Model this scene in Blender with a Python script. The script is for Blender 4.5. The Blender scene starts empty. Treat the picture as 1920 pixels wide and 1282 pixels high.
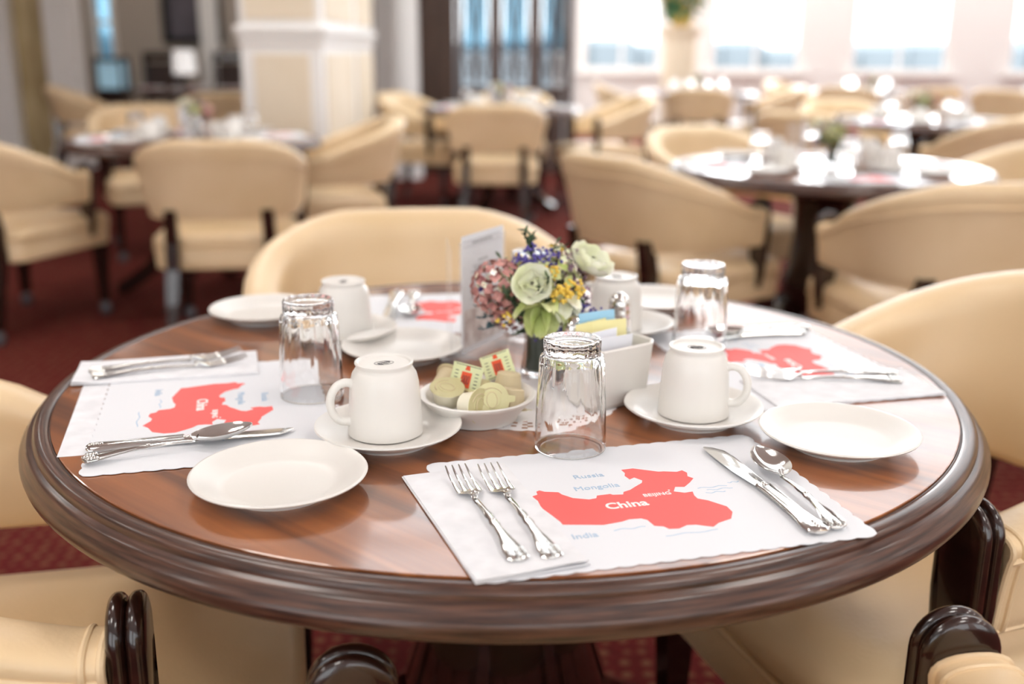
import bpy, math, random
from math import sin, cos, pi, sqrt
from mathutils import Vector, Matrix
random.seed(7)
C = bpy.context.scene
COL = C.collection

# ------------------------------------------------------------------ camera, light, exposure
cam_d = bpy.data.cameras.new('camera'); cam = bpy.data.objects.new('camera', cam_d); COL.objects.link(cam)
cam_d.sensor_width = 36; cam_d.lens = 36.75
cam_d.clip_start = .02; cam_d.clip_end = 200
PITCH, ROLL = .2734, .0072
cam.matrix_world = Matrix.Translation((.0069, -1.2968, 1.1557)) @ Matrix.Rotation(pi/2-PITCH, 4, 'X') @ Matrix.Rotation(ROLL, 4, 'Z')
cam_d.dof.use_dof = True; cam_d.dof.focus_distance = 1.03; cam_d.dof.aperture_fstop = 2.5
C.camera = cam

w = bpy.data.worlds.new('daylight'); C.world = w; w.use_nodes = True
wn = w.node_tree.nodes; wl = w.node_tree.links
bg = wn['Background']; bg.inputs['Color'].default_value = (.93, .97, 1, 1); bg.inputs['Strength'].default_value = 2.4
C.view_settings.view_transform = 'Standard'; C.view_settings.look = 'None'
C.view_settings.exposure = 0.38; C.view_settings.gamma = 1.0; C.view_settings.use_curve_mapping = False

def area(name, loc, rot, sx, sy, power, color):
    l = bpy.data.lights.new(name, 'AREA'); l.shape = 'RECTANGLE'; l.size = sx; l.size_y = sy; l.energy = power; l.color = color
    o = bpy.data.objects.new(name, l); o.location = loc; o.rotation_euler = rot; COL.objects.link(o); return o
CEIL = 3.3
CEILING_LIGHTS = [(x, y) for y in (-1.7, .2, 3.0, 5.8, 9.6) for x in (-4.4, -1.4, 1.6, 4.6, 7.4) if not (0 < x < 7 and 2 < y < 8) and not (y > 9 and x > 0) and y > -2]
# daylight entering through the window wall
area('window_daylight', (4.6, 13.3, 1.9), (math.radians(-90), 0, 0), 8.0, 2.4, 420, (.94, .97, 1))

# ------------------------------------------------------------------ materials
def srgb(r, g, b):
    f = lambda v: ((v/255+.055)/1.055)**2.4 if v > 10 else v/255/12.92
    return (f(r), f(g), f(b), 1)
MATS = {}
def mat(name, col, rough=.5, metal=0, coat=0, spec=.5, trans=0, ior=1.45, emis=None, es=0, sheen=0, coat_rough=.05, sss=0):
    m = bpy.data.materials.new(name); m.use_nodes = True
    p = m.node_tree.nodes['Principled BSDF']
    p.inputs['Base Color'].default_value = col; p.inputs['Roughness'].default_value = rough
    p.inputs['Metallic'].default_value = metal; p.inputs['Coat Weight'].default_value = coat
    p.inputs['Coat Roughness'].default_value = coat_rough
    p.inputs['Specular IOR Level'].default_value = spec; p.inputs['Transmission Weight'].default_value = trans
    p.inputs['IOR'].default_value = ior; p.inputs['Sheen Weight'].default_value = sheen
    if emis: p.inputs['Emission Color'].default_value = emis; p.inputs['Emission Strength'].default_value = es
    MATS[name] = m; return m
def nodes(m): return m.node_tree.nodes, m.node_tree.links, m.node_tree.nodes['Principled BSDF']
def vary(m, c1, c2, scale=(5, 5, 5), detail=4, lo=.35, hi=.65, coord='Object', rot=(0, 0, 0), bump=0, bscale=None, bdist=.001, dist=0):
    n, l, p = nodes(m)
    tc = n.new('ShaderNodeTexCoord'); mp = n.new('ShaderNodeMapping'); mp2 = n.new('ShaderNodeMapping')
    mp2.inputs['Rotation'].default_value = rot; mp.inputs['Scale'].default_value = scale
    nz = n.new('ShaderNodeTexNoise'); nz.inputs['Scale'].default_value = 1; nz.inputs['Detail'].default_value = detail; nz.inputs['Distortion'].default_value = dist
    cr = n.new('ShaderNodeValToRGB'); cr.color_ramp.elements[0].position = lo; cr.color_ramp.elements[1].position = hi
    cr.color_ramp.elements[0].color = c1; cr.color_ramp.elements[1].color = c2
    l.new(tc.outputs[coord], mp2.inputs[0]); l.new(mp2.outputs[0], mp.inputs[0]); l.new(mp.outputs[0], nz.inputs['Vector'])
    l.new(nz.outputs['Fac'], cr.inputs[0]); l.new(cr.outputs[0], p.inputs['Base Color'])
    if bump:
        b = n.new('ShaderNodeBump'); b.inputs['Strength'].default_value = bump; b.inputs['Distance'].default_value = bdist
        if bscale:
            n2 = n.new('ShaderNodeTexNoise'); n2.inputs['Scale'].default_value = bscale; n2.inputs['Detail'].default_value = 3
            l.new(tc.outputs[coord], n2.inputs['Vector']); l.new(n2.outputs['Fac'], b.inputs['Height'])
        else: l.new(nz.outputs['Fac'], b.inputs['Height'])
        l.new(b.outputs[0], p.inputs['Normal'])
    return cr

M = {}
M['leather'] = mat('cream_leather', srgb(228, 198, 152), .36, spec=.6)
vary(M['leather'], srgb(224, 194, 150), srgb(236, 208, 168), (3, 3, 3), 3, bump=.5, bscale=150, bdist=.0011)
M['darkwood'] = mat('dark_lacquered_wood', srgb(38, 20, 15), .22, coat=.7)
vary(M['darkwood'], srgb(30, 15, 12), srgb(50, 27, 20), (10, 10, 60), 3)
M['rim'] = mat('dark_walnut_rim', srgb(66, 42, 33), .33, coat=.35, coat_rough=.18)
n, l, p = nodes(M['rim'])
# grain that runs round the rim: radius and height drive the noise
tc = n.new('ShaderNodeTexCoord'); sp = n.new('ShaderNodeSeparateXYZ'); ln = n.new('ShaderNodeVectorMath'); ln.operation = 'LENGTH'
cx_ = n.new('ShaderNodeCombineXYZ'); nz = n.new('ShaderNodeTexNoise'); nz.inputs['Scale'].default_value = 1; nz.inputs['Detail'].default_value = 5
m3 = n.new('ShaderNodeVectorMath'); m3.operation = 'MULTIPLY'; m3.inputs[1].default_value = (1, 1, 0)
at2 = n.new('ShaderNodeMath'); at2.operation = 'ARCTAN2'
l.new(tc.outputs['Object'], m3.inputs[0]); l.new(m3.outputs[0], ln.inputs[0]); l.new(tc.outputs['Object'], sp.inputs[0])
l.new(sp.outputs['Y'], at2.inputs[0]); l.new(sp.outputs['X'], at2.inputs[1])
def mul(node_out, k):
    m_ = n.new('ShaderNodeMath'); m_.operation = 'MULTIPLY'; l.new(node_out, m_.inputs[0]); m_.inputs[1].default_value = k; return m_.outputs[0]
l.new(mul(ln.outputs['Value'], 340), cx_.inputs[0]); l.new(mul(at2.outputs[0], 9), cx_.inputs[1]); l.new(mul(sp.outputs['Z'], 300), cx_.inputs[2])
l.new(cx_.outputs[0], nz.inputs['Vector'])
cr = n.new('ShaderNodeValToRGB'); cr.color_ramp.elements[0].position = .3; cr.color_ramp.elements[1].position = .72
cr.color_ramp.elements[0].color = srgb(44, 26, 20); cr.color_ramp.elements[1].color = srgb(98, 66, 52)
l.new(nz.outputs['Fac'], cr.inputs[0]); l.new(cr.outputs[0], p.inputs['Base Color'])
bp = n.new('ShaderNodeBump'); bp.inputs['Strength'].default_value = .15; bp.inputs['Distance'].default_value = .0005; l.new(nz.outputs['Fac'], bp.inputs['Height']); l.new(bp.outputs[0], p.inputs['Normal'])

M['veneer'] = mat('walnut_veneer', srgb(140, 84, 48), .3, coat=1, coat_rough=.07, spec=.5); MATS['walnut_veneer'].node_tree.nodes['Principled BSDF'].inputs['Coat IOR'].default_value = 1.52
cr = vary(M['veneer'], srgb(88, 48, 27), srgb(176, 108, 60), (1.3, 26, 1), 6, .3, .7, rot=(0, 0, .7), dist=.6)
e = cr.color_ramp.elements.new(.5); e.color = srgb(142, 84, 46)

M['china'] = mat('white_glazed_china', srgb(226, 222, 216), .28, spec=.45)
M['paper'] = mat('white_paper', srgb(228, 229, 233), .62, spec=.3)
M['napkin'] = mat('white_napkin_paper', srgb(244, 242, 242), .8, spec=.2)
vary(M['napkin'], srgb(224, 224, 227), srgb(234, 234, 237), (40, 40, 40), 2, bump=.3, bscale=900, bdist=.0003)
M['redprint'] = mat('coral_red_print', srgb(242, 108, 104), .6, spec=.3)
M['blueprint'] = mat('pale_blue_print', srgb(172, 196, 218), .6)
M['whiteprint'] = mat('white_print', srgb(252, 244, 242), .6)
M['greyprint'] = mat('grey_print', srgb(120, 118, 124), .6)
M['blackprint'] = mat('black_stamp_print', srgb(60, 60, 66), .5)
M['brownprint'] = mat('faint_brown_picture_print', srgb(205, 190, 182), .6)
vary(M['brownprint'], srgb(176, 152, 140), srgb(232, 224, 220), (55, 55, 55), 4)
M['steel'] = mat('polished_flatware_steel', srgb(226, 225, 222), .12, 1)
n, l, p = nodes(M['steel'])
tc = n.new('ShaderNodeTexCoord'); nz = n.new('ShaderNodeTexNoise'); nz.inputs['Scale'].default_value = 90; bp = n.new('ShaderNodeBump'); bp.inputs['Strength'].default_value = .12; bp.inputs['Distance'].default_value = .001
l.new(tc.outputs['Object'], nz.inputs['Vector']); l.new(nz.outputs['Fac'], bp.inputs['Height']); l.new(bp.outputs[0], p.inputs['Normal'])
M['glass'] = mat('clear_glass', (1, 1, 1, 1), .0, trans=1, ior=1.47)
M['acrylic'] = mat('clear_acrylic', (.95, .95, .97, 1), .03); MATS['clear_acrylic'].node_tree.nodes['Principled BSDF'].inputs['Alpha'].default_value = .16
M['carpet'] = mat('dark_red_carpet', srgb(104, 44, 42), .95, spec=.1)
n, l, p = nodes(M['carpet'])
tc = n.new('ShaderNodeTexCoord'); vo = n.new('ShaderNodeTexVoronoi'); vo.inputs['Scale'].default_value = 26; vo.inputs['Randomness'].default_value = .25
cr = n.new('ShaderNodeValToRGB'); cr.color_ramp.elements[0].position = .2; cr.color_ramp.elements[1].position = .34
cr.color_ramp.elements[0].color = srgb(134, 88, 64); cr.color_ramp.elements[1].color = srgb(106, 37, 35)
nz = n.new('ShaderNodeTexNoise'); nz.inputs['Scale'].default_value = 60; nz.inputs['Detail'].default_value = 4
mx = n.new('ShaderNodeMixRGB'); mx.blend_type = 'MULTIPLY'; mx.inputs[0].default_value = .6
l.new(tc.outputs['Object'], vo.inputs['Vector']); l.new(vo.outputs['Distance'], cr.inputs[0]); l.new(tc.outputs['Object'], nz.inputs['Vector'])
l.new(cr.outputs[0], mx.inputs[1]); l.new(nz.outputs['Fac'], mx.inputs[2]); l.new(mx.outputs[0], p.inputs['Base Color'])
bp = n.new('ShaderNodeBump'); bp.inputs['Strength'].default_value = .5; bp.inputs['Distance'].default_value = .004; l.new(nz.outputs['Fac'], bp.inputs['Height']); l.new(bp.outputs[0], p.inputs['Normal'])
M['white'] = mat('white_painted_wood', srgb(240, 236, 232), .45)
M['wallwhite'] = mat('warm_white_wall', srgb(236, 233, 230), .7)
M['greywall'] = mat('greige_wall', srgb(176, 164, 152), .8)
M['cream'] = mat('cream_wall_panel', srgb(232, 216, 192), .7)
vary(M['cream'], srgb(228, 211, 186), srgb(236, 221, 199), (2, 2, 2), 2)
M['gold'] = mat('olive_gold_wallcovering', srgb(160, 138, 100), .7)
vary(M['gold'], srgb(168, 146, 104), srgb(204, 184, 142), (6, 6, 2), 4)
M['ceil'] = mat('white_ceiling', srgb(248, 246, 243), .9)
M['brownpanel'] = mat('dark_brown_wood_panel', srgb(70, 50, 40), .45)
vary(M['brownpanel'], srgb(60, 42, 33), srgb(80, 58, 46), (4, 4, .6), 4)
M['screenwood'] = mat('grey_brown_wood', srgb(92, 74, 68), .4)
M['bluepane'] = mat('pale_blue_pane', srgb(128, 172, 194), .15, trans=.9, ior=1.1)
M['greypane'] = mat('smoky_pane', srgb(110, 108, 116), .3, trans=.35, ior=1.1)
M['pane'] = mat('window_glass', (1, 1, 1, 1), 0, trans=1, ior=1.02)
M['black'] = mat('black_plastic', srgb(24, 22, 24), .35)
M['darkfab'] = mat('dark_brown_upholstery', srgb(66, 52, 48), .7)
M['picture'] = mat('dark_grey_picture', srgb(74, 68, 74), .35)
vary(M['picture'], srgb(58, 52, 58), srgb(92, 86, 94), (2, 2, 2), 3)
M['shade'] = mat('white_lampshade', srgb(250, 250, 250), .6, emis=(1, .98, .96, 1), es=.35)
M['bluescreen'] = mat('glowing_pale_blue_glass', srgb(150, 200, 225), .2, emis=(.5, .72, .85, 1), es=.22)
M['fixture'] = mat('ceiling_light_diffuser', (1, 1, 1, 1), .5, emis=(1, .96, .91, 1), es=12)
M['grey'] = mat('grey_caster_plastic', srgb(84, 82, 86), .35)
M['petalwhite'] = mat('pale_green_white_petal', srgb(226, 232, 200), .6, spec=.3)
vary(M['petalwhite'], srgb(232, 234, 196), srgb(252, 250, 240), (28, 28, 28), 2)
M['petalgreen'] = mat('lime_green_petal', srgb(196, 206, 140), .6)
cr = vary(M['petalgreen'], srgb(176, 190, 108), srgb(226, 228, 176), (30, 30, 30), 2)
e = cr.color_ramp.elements.new(.78); e.color = srgb(226, 130, 108)
M['pink'] = mat('dusty_pink_floret', srgb(176, 112, 108), .7)
vary(M['pink'], srgb(140, 82, 84), srgb(212, 156, 146), (70, 70, 70), 2)
M['mauve'] = mat('mauve_floret', srgb(122, 92, 110), .7)
vary(M['mauve'], srgb(92, 66, 84), srgb(160, 128, 146), (70, 70, 70), 2)
M['purple'] = mat('violet_berry', srgb(92, 80, 156), .5)
M['yellow'] = mat('yellow_berry', srgb(236, 200, 84), .5)
M['leaf'] = mat('dark_green_leaf', srgb(62, 84, 62), .55)
vary(M['leaf'], srgb(40, 60, 48), srgb(92, 112, 78), (60, 60, 60), 2)
M['blueleaf'] = mat('blue_green_leaf', srgb(84, 108, 116), .6)
M['foam'] = mat('dark_green_vase_filling', srgb(52, 72, 58), .6)
M['stem'] = mat('green_stem', srgb(80, 96, 60), .6)
M['tan'] = mat('tan_plastic_cup', srgb(206, 190, 154), .45)
M['creamcup'] = mat('cream_plastic_cup', srgb(236, 230, 208), .4)
M['foil'] = mat('olive_gold_foil_lid', srgb(204, 196, 150), .35, .25)
M['jam'] = mat('pale_green_jam_lid', srgb(214, 218, 170), .4)
M['orange'] = mat('orange_red_print', srgb(222, 84, 44), .5)
M['sblue'] = mat('light_blue_sachet', srgb(158, 204, 232), .55)
M['syellow'] = mat('pale_yellow_sachet', srgb(240, 230, 168), .55)
M['swhite'] = mat('white_sachet', srgb(240, 240, 246), .55)
M['sprint'] = mat('blue_sachet_print', srgb(60, 90, 150), .5)
M['plantgreen'] = mat('bright_green_leaf', srgb(74, 132, 92), .5)
M['plantgold'] = mat('golden_bloom', srgb(216, 178, 84), .6)
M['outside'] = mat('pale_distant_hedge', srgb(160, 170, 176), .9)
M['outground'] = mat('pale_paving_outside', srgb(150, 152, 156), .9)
M['lace'] = mat('white_lace', srgb(244, 240, 240), .8)

# ------------------------------------------------------------------ mesh builder
class MB:
    def __init__(s): s.v = []; s.f = []; s.mi = []; s.m = 0
    def add(s, vs, fs):
        b = len(s.v); s.v += [tuple(v) for v in vs]; s.f += [tuple(b+i for i in f) for f in fs]; s.mi += [s.m]*len(fs)
    def box(s, c, d, rz=0, taper=1):
        x, y, z = (k/2 for k in d); cr_, sr_ = cos(rz), sin(rz); vs = []
        for k in (-1, 1):
            t = taper if k < 0 else 1
            for a, b in ((-1, -1), (1, -1), (1, 1), (-1, 1)):
                px, py = a*x*t, b*y*t; vs.append((c[0]+px*cr_-py*sr_, c[1]+px*sr_+py*cr_, c[2]+k*z))
        s.add(vs, [(3, 2, 1, 0), (4, 5, 6, 7), (0, 1, 5, 4), (1, 2, 6, 5), (2, 3, 7, 6), (3, 0, 4, 7)])
    def bbox(s, c, d, r=.004, rz=0):      # box with chamfered edges
        x, y, z = (k/2 for k in d); r = min(r, x*.9, y*.9, z*.9); rings = []
        for zz, ins in ((-z, r), (-z+r, 0), (z-r, 0), (z, r)):
            ring = []
            X, Y = x-ins, y-ins
            for a, b in ((X-r, -Y), (X, -Y+r), (X, Y-r), (X-r, Y), (-X+r, Y), (-X, Y-r), (-X, -Y+r), (-X+r, -Y)):
                ring.append((c[0]+a*cos(rz)-b*sin(rz), c[1]+a*sin(rz)+b*cos(rz), c[2]+zz))
            rings.append(ring)
        s.loft(rings)
    def loft(s, rings, closed=True, cap=True, loop=False):
        n_ = len(rings[0]); vs = [v for r in rings for v in r]; fs = []
        R = len(rings)
        for i in range(R if loop else R-1):
            j2 = (i+1) % R
            for j in range(n_ if closed else n_-1):
                k = (j+1) % n_
                fs.append((i*n_+j, i*n_+k, j2*n_+k, j2*n_+j))
        if cap and not loop:
            fs.append(tuple(range(n_-1, -1, -1))); fs.append(tuple((R-1)*n_+j for j in range(n_)))
        s.add(vs, fs)
    def lathe(s, prof, seg=48, c=(0, 0, 0), fn=None):
        rings = []
        for r, z in prof:
            ring = []
            for k in range(seg):
                a = 2*pi*k/seg; rr = fn(r, z, a) if fn else r
                ring.append((c[0]+rr*cos(a), c[1]+rr*sin(a), c[2]+z))
            rings.append(ring)
        s.loft(rings, cap=False)
        b = len(s.v)-len(rings)*seg
        for idx in (0, len(prof)-1):
            if prof[idx][0] > 1e-6:
                f = [b+idx*seg+k for k in range(seg)]
                s.f.append(tuple(f[::-1] if idx == 0 else f)); s.mi.append(s.m)
    def tube(s, path, r, seg=8, cap=True, flat=1.0):
        rings = []; P_ = [Vector(p) for p in path]; N = len(P_)
        up = Vector((0, 0, 1))
        for i in range(N):
            t = (P_[min(i+1, N-1)]-P_[max(i-1, 0)]).normalized()
            if abs(t.dot(up)) > .97: up = Vector((0, 1, 0)) if abs(t.y) < .9 else Vector((1, 0, 0))
            a = t.cross(up).normalized(); b = a.cross(t).normalized(); up = b
            rr = r[i] if isinstance(r, (list, tuple)) else r
            rings.append([P_[i]+a*rr*cos(2*pi*k/seg)+b*rr*flat*sin(2*pi*k/seg) for k in range(seg)])
        s.loft(rings, cap=cap)
    def prism(s, poly, z0, z1):
        n_ = len(poly)
        s.add([(x, y, z0) for x, y in poly]+[(x, y, z1) for x, y in poly],
              [tuple(range(n_-1, -1, -1)), tuple(range(n_, 2*n_))]+[(i, (i+1) % n_, n_+(i+1) % n_, n_+i) for i in range(n_)])
    def ball(s, c, r, seg=8, rg=5, sz=1):
        s.lathe([(0.0, -r*sz)]+[(r*sin(pi*i/rg), -r*sz*cos(pi*i/rg)) for i in range(1, rg)]+[(0.0, r*sz)], seg, c)
    def xf(s, m, start=0):
        for i in range(start, len(s.v)): s.v[i] = tuple(m @ Vector(s.v[i]))
    def build(s, name, m, parent=None, smooth=True, angle=40, **props):
        me = bpy.data.meshes.new(name); me.from_pydata(s.v, [], s.f)
        ms = m if isinstance(m, (list, tuple)) else [m]
        for k in ms: me.materials.append(M[k])
        if len(ms) > 1: me.polygons.foreach_set('material_index', s.mi)
        import bmesh
        bm = bmesh.new(); bm.from_mesh(me); bmesh.ops.remove_doubles(bm, verts=bm.verts, dist=1e-6); bmesh.ops.recalc_face_normals(bm, faces=bm.faces); bm.to_mesh(me); bm.free()
        if smooth:
            me.polygons.foreach_set('use_smooth', [True]*len(me.polygons)); me.set_sharp_from_angle(angle=math.radians(angle))
        o = bpy.data.objects.new(name, me); COL.objects.link(o)
        if parent: o.parent = parent
        for k, v in props.items(): o[k] = v
        return o
def tag(o, label=None, cat=None, group=None, kind=None):
    if label: o['label'] = label
    if cat: o['category'] = cat
    if group: o['group'] = group
    if kind: o['kind'] = kind
    return o
def thing(name, label=None, cat=None, loc=(0, 0, 0), rz=0, group=None):
    o = bpy.data.objects.new(name, None); COL.objects.link(o); o.empty_display_size = .05
    o.location = loc; o.rotation_euler = (0, 0, rz); return tag(o, label, cat, group)
CH = {}
def kids(o): return CH.get(o.name) if o.name in CH else [c for c in o.children]
def dup(root, loc, rz, label=None, group=None):
    def cp(o, par):
        c = o.copy(); COL.objects.link(c)
        if par: c.parent = par
        for k in kids(o): cp(k, c)
        return c
    r = cp(root, None); r.location = loc; r.rotation_euler = (0, 0, rz)
    if label: r['label'] = label
    if group: r['group'] = group
    return r
def struct(name, mb, m, parent=None, smooth=False):
    o = mb.build(name, m, parent, smooth=smooth)
    if not parent: o['kind'] = 'structure'
    return o
def text(name, body, size, loc, rz, m, parent, h=.00015, bold=0, sx=1):
    cu = bpy.data.curves.new(name, 'FONT'); cu.body = body; cu.size = size; cu.align_x = 'CENTER'; cu.align_y = 'CENTER'; cu.offset = bold; cu.extrude = h
    cu.resolution_u = 3
    t = bpy.data.objects.new(name, cu); COL.objects.link(t); bpy.context.view_layer.update()
    me = bpy.data.meshes.new_from_object(t.evaluated_get(bpy.context.evaluated_depsgraph_get()))
    bpy.data.objects.remove(t); me.materials.clear(); me.materials.append(M[m]); me.name = name
    o = bpy.data.objects.new(name, me); COL.objects.link(o); o.parent = parent; o.location = loc; o.rotation_euler = rz if isinstance(rz, tuple) else (0, 0, rz); o.scale = (sx, 1, 1)
    return o

# ------------------------------------------------------------------ the room
X0, X1, Y0, Y1 = -7.2, 9.4, -4.2, 13.7
b = MB(); b.box(((X0+X1)/2, (Y0+Y1)/2, -.05), (X1-X0+.4, Y1-Y0+.4, .1)); struct('floor', b, 'carpet')
SX0, SX1, SY0, SY1 = -.98, 7.0, 2.5, 8.6  # ceiling opening out of view, added so the tabletop catches bright glare
b = MB()
for xa, xb, ya, yb in ((X0-.2, SX0, Y0-.2, Y1+.2), (SX1, X1+.2, Y0-.2, Y1+.2), (SX0, SX1, Y0-.2, SY0), (SX0, SX1, SY1, Y1+.2)):
    b.box(((xa+xb)/2, (ya+yb)/2, CEIL+.1), (xb-xa, yb-ya, .2))
struct('ceiling', b, 'ceil')
b = MB()
for i in range(7): b.box((SX0+(SX1-SX0)*i/6, (SY0+SY1)/2, CEIL+.16), (.06, SY1-SY0, .08))
for i in range(6): b.box(((SX0+SX1)/2, SY0+(SY1-SY0)*i/5, CEIL+.16), (SX1-SX0, .05, .06))
sky = struct('window_6', b, 'white')  # added skylight, unseen; its sky gives the glare on the table
for i in range(6):
    for j in range(5):
        g = MB(); g.box((SX0+(SX1-SX0)*(i+.5)/6, SY0+(SY1-SY0)*(j+.5)/5, CEIL+.17), ((SX1-SX0)/6-.07, (SY1-SY0)/5-.06, .008)); g.build('window_pane', 'pane', sky, smooth=False)
b = MB(); b.box((X0-.05, (Y0+Y1)/2, CEIL/2), (.1, Y1-Y0, CEIL)); struct('wall_left', b, 'greywall')
b = MB(); b.box((X1+.05, (Y0+Y1)/2, CEIL/2), (.1, Y1-Y0, CEIL)); struct('wall_right', b, 'wallwhite')
FILL_WINDOWS = [(-4.6, -1.0), (-.2, 3.4), (4.2, 7.8)]; b = MB(); xs = [X0]+[v for q in FILL_WINDOWS for v in q]+[X1]  # unseen window openings behind the camera, added as front fill light
for i in range(0, len(xs), 2): b.box(((xs[i]+xs[i+1])/2, Y0-.05, CEIL/2), (xs[i+1]-xs[i], .1, CEIL))
for a, c in FILL_WINDOWS:
    b.box(((a+c)/2, Y0-.05, .2), (c-a, .1, .4)); b.box(((a+c)/2, Y0-.05, CEIL-.1), (c-a, .1, .2))
struct('wall_near', b, 'wallwhite')
for i, (a, c) in enumerate(FILL_WINDOWS):
    b = MB()
    for x in (a+.04, (a+c)/2, c-.04): b.box((x, Y0-.05, 1.75), (.08, .08, 2.7))
    for z in (.44, 3.06): b.box(((a+c)/2, Y0-.05, z), (c-a, .08, .08))
    o = struct(f'window_{7+i}', b, 'white')  # frames of the added fill windows, never in view
    for k in (0, 1):
        g = MB(); g.box((a+(c-a)*(.25+.5*k), Y0-.05, 1.75), ((c-a)/2-.08, .008, 2.54)); g.build('window_pane', 'pane', o, smooth=False)
# window wall, far right (y = 13.7)
wins = [(.95, 2.05), (2.72, 4.0), (4.66, 6.05), (6.85, 8.3)]
SILL, HEAD = .86, 3.05
b = MB(); xs = [.55]+[v for q in wins for v in q]+[X1]
for i in range(0, len(xs), 2):
    b.box(((xs[i]+xs[i+1])/2, Y1+.1, CEIL/2), (xs[i+1]-xs[i], .2, CEIL))
for a, c in wins:
    b.box(((a+c)/2, Y1+.1, SILL/2), (c-a, .2, SILL)); b.box(((a+c)/2, Y1+.1, (HEAD+CEIL)/2), (c-a, .2, CEIL-HEAD))
struct('wall_far', b, 'wallwhite')
for i, (a, c) in enumerate(wins):
    b = MB(); m_ = (a+c)/2
    for x in (a+.03, c-.03): b.box((x, Y1+.08, (SILL+HEAD)/2), (.06, .08, HEAD-SILL))
    for z in (SILL+.03, HEAD-.03): b.box((m_, Y1+.08, z), (c-a-.12, .08, .06))
    b.box((m_, Y1+.08, (SILL+HEAD)/2), (.04, .05, HEAD-SILL-.12))
    o = struct(f'window_{i+1}', b, 'white')
    for sgn in (-1, 1):
        g = MB(); g.box((m_+sgn*(c-a-.08)/4, Y1+.08, (SILL+HEAD)/2), ((c-a-.16)/2, .008, HEAD-SILL-.12)); g.build('window_pane', 'pane', o, smooth=False)
    g = MB(); g.bbox((m_, Y1-.06, SILL-.02), (c-a+.16, .16, .04)); g.build('window_sill', 'white', o, smooth=False)
# partition with glazed doors (y = 8.9) and its return
PY = 8.9
b = MB(); b.box((-2.0+.35, 0, 0), (0, 0, 0)); b = MB()
b.box((-1.19, PY+.1, CEIL/2), (.10, .2, CEIL)); b.box((.015, PY+.1, 3.1), (1.13, .2, .4)); b.box((.575, (PY+Y1)/2+.1, CEIL/2), (.05, Y1-PY, CEIL))
b.box((-1.27, (PY+11.5)/2, CEIL/2), (.06, 11.5-PY, CEIL))
struct('wall_partition', b, 'wallwhite')
# back-left wall (y = 11.5)
b = MB(); LW = 11.5
b.box(((X0-4.92)/2, LW+.1, CEIL/2), (-4.92-X0, .2, CEIL)); b.box(((-4.68-1.24)/2, LW+.1, CEIL/2), (4.68-1.24, .2, CEIL))
b.box((-4.8, LW+.1, .5), (.24, .2, 1.0)); b.box((-4.8, LW+.1, 3.1), (.24, .2, .4))
struct('wall_back', b, 'greywall')
b = MB()
for x in (-4.91, -4.69): b.box((x, LW-.02, 1.95), (.05, .06, 1.9))
for z in (1.0, 1.42, 2.9): b.box((-4.8, LW-.02, z), (.17, .06, .05))
o = struct('window_5', b, 'white')
b = MB(); b.box((-4.8, LW+.08, 1.95), (.2, .01, 1.85)); b.build('window_pane', 'bluepane', o, smooth=False)
# outdoors beyond the glass
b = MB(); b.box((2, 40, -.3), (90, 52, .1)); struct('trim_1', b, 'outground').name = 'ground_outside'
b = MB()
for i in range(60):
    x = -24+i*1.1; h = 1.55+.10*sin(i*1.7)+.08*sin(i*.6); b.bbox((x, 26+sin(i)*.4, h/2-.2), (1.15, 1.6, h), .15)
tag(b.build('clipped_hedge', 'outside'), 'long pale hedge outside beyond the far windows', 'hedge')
# columns and trims, left side
def fluted_post(name, x0, x1, y, d, m, label, cat='column'):
    b = MB(); cx = (x0+x1)/2; wd = x1-x0
    b.box((cx, y, CEIL/2), (wd, d, CEIL))
    o = tag(b.build(name, m, smooth=False), None, None, None, 'structure')
    g = MB(); g.bbox((cx, y, .1), (wd+.05, d+.05, .2), .01); g.build('base_moulding', 'white', o, smooth=False)
    return o
fluted_post('column', -4.39, -4.12, 9.0, .25, 'white', '')
fluted_post('column', -5.35, -4.73, 9.0, .25, 'white', '')
b = MB(); b.box((-4.56, 9.05, CEIL/2), (.34, .06, CEIL)); o = b.build('trim_1', 'gold', smooth=False); o['kind'] = 'structure'
b = MB(); b.bbox((-3.56, LW-.03, CEIL/2), (.22, .06, CEIL), .01); struct('trim_2', b, 'white')
b = MB(); b.bbox((-1.19, PY-.02, CEIL/2), (.12, .06, CEIL), .01); struct('trim_3', b, 'white')
b = MB(); prof = [(.165, 0), (.165, .1), (.155, .14), (.15, .2), (.14, 1.6), (.13, CEIL)]
b.lathe(prof, 32, (-.99, 8.45, 0)); o = b.build('column', 'white'); o['kind'] = 'structure'
# the big panelled pillar
PX0, PX1, PYA, PYB = -1.49, -1.045, 4.64, 6.78
b = MB(); b.box(((PX0+PX1)/2, (PYA+PYB)/2, CEIL/2), (PX1-PX0, PYB-PYA, CEIL)); pil = b.build('pillar', 'white', smooth=False); pil['kind'] = 'structure'
b = MB(); cxp, cyp = (PX0+PX1)/2, (PYA+PYB)/2
b.bbox((cxp, cyp, 1.245), (PX1-PX0+.06, PYB-PYA+.06, .05), .012); b.bbox((cxp, cyp, 1.19), (PX1-PX0+.03, PYB-PYA+.03, .05), .012); b.build('chair_rail', 'white', pil, smooth=False)
b = MB(); b.bbox((cxp, cyp, .1), (PX1-PX0+.06, PYB-PYA+.06, .2), .012); b.build('base_moulding', 'white', pil, smooth=False)
def panel(x0, x1, z0, z1, y=None, xx=None, y0=0, y1=0):
    g = MB()
    if y is not None: g.bbox(((x0+x1)/2, y, (z0+z1)/2), (x1-x0, .012, z1-z0), .004)
    else: g.bbox((xx, (y0+y1)/2, (z0+z1)/2), (.012, y1-y0, z1-z0), .004)
    g.build('wall_panel', 'cream', pil, smooth=False)
panel(PX0+.07, PX1-.07, .28, 1.12, y=PYA-.004); panel(PX0+.03, PX1-.03, 1.30, 3.2, y=PYA-.004)
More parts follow.
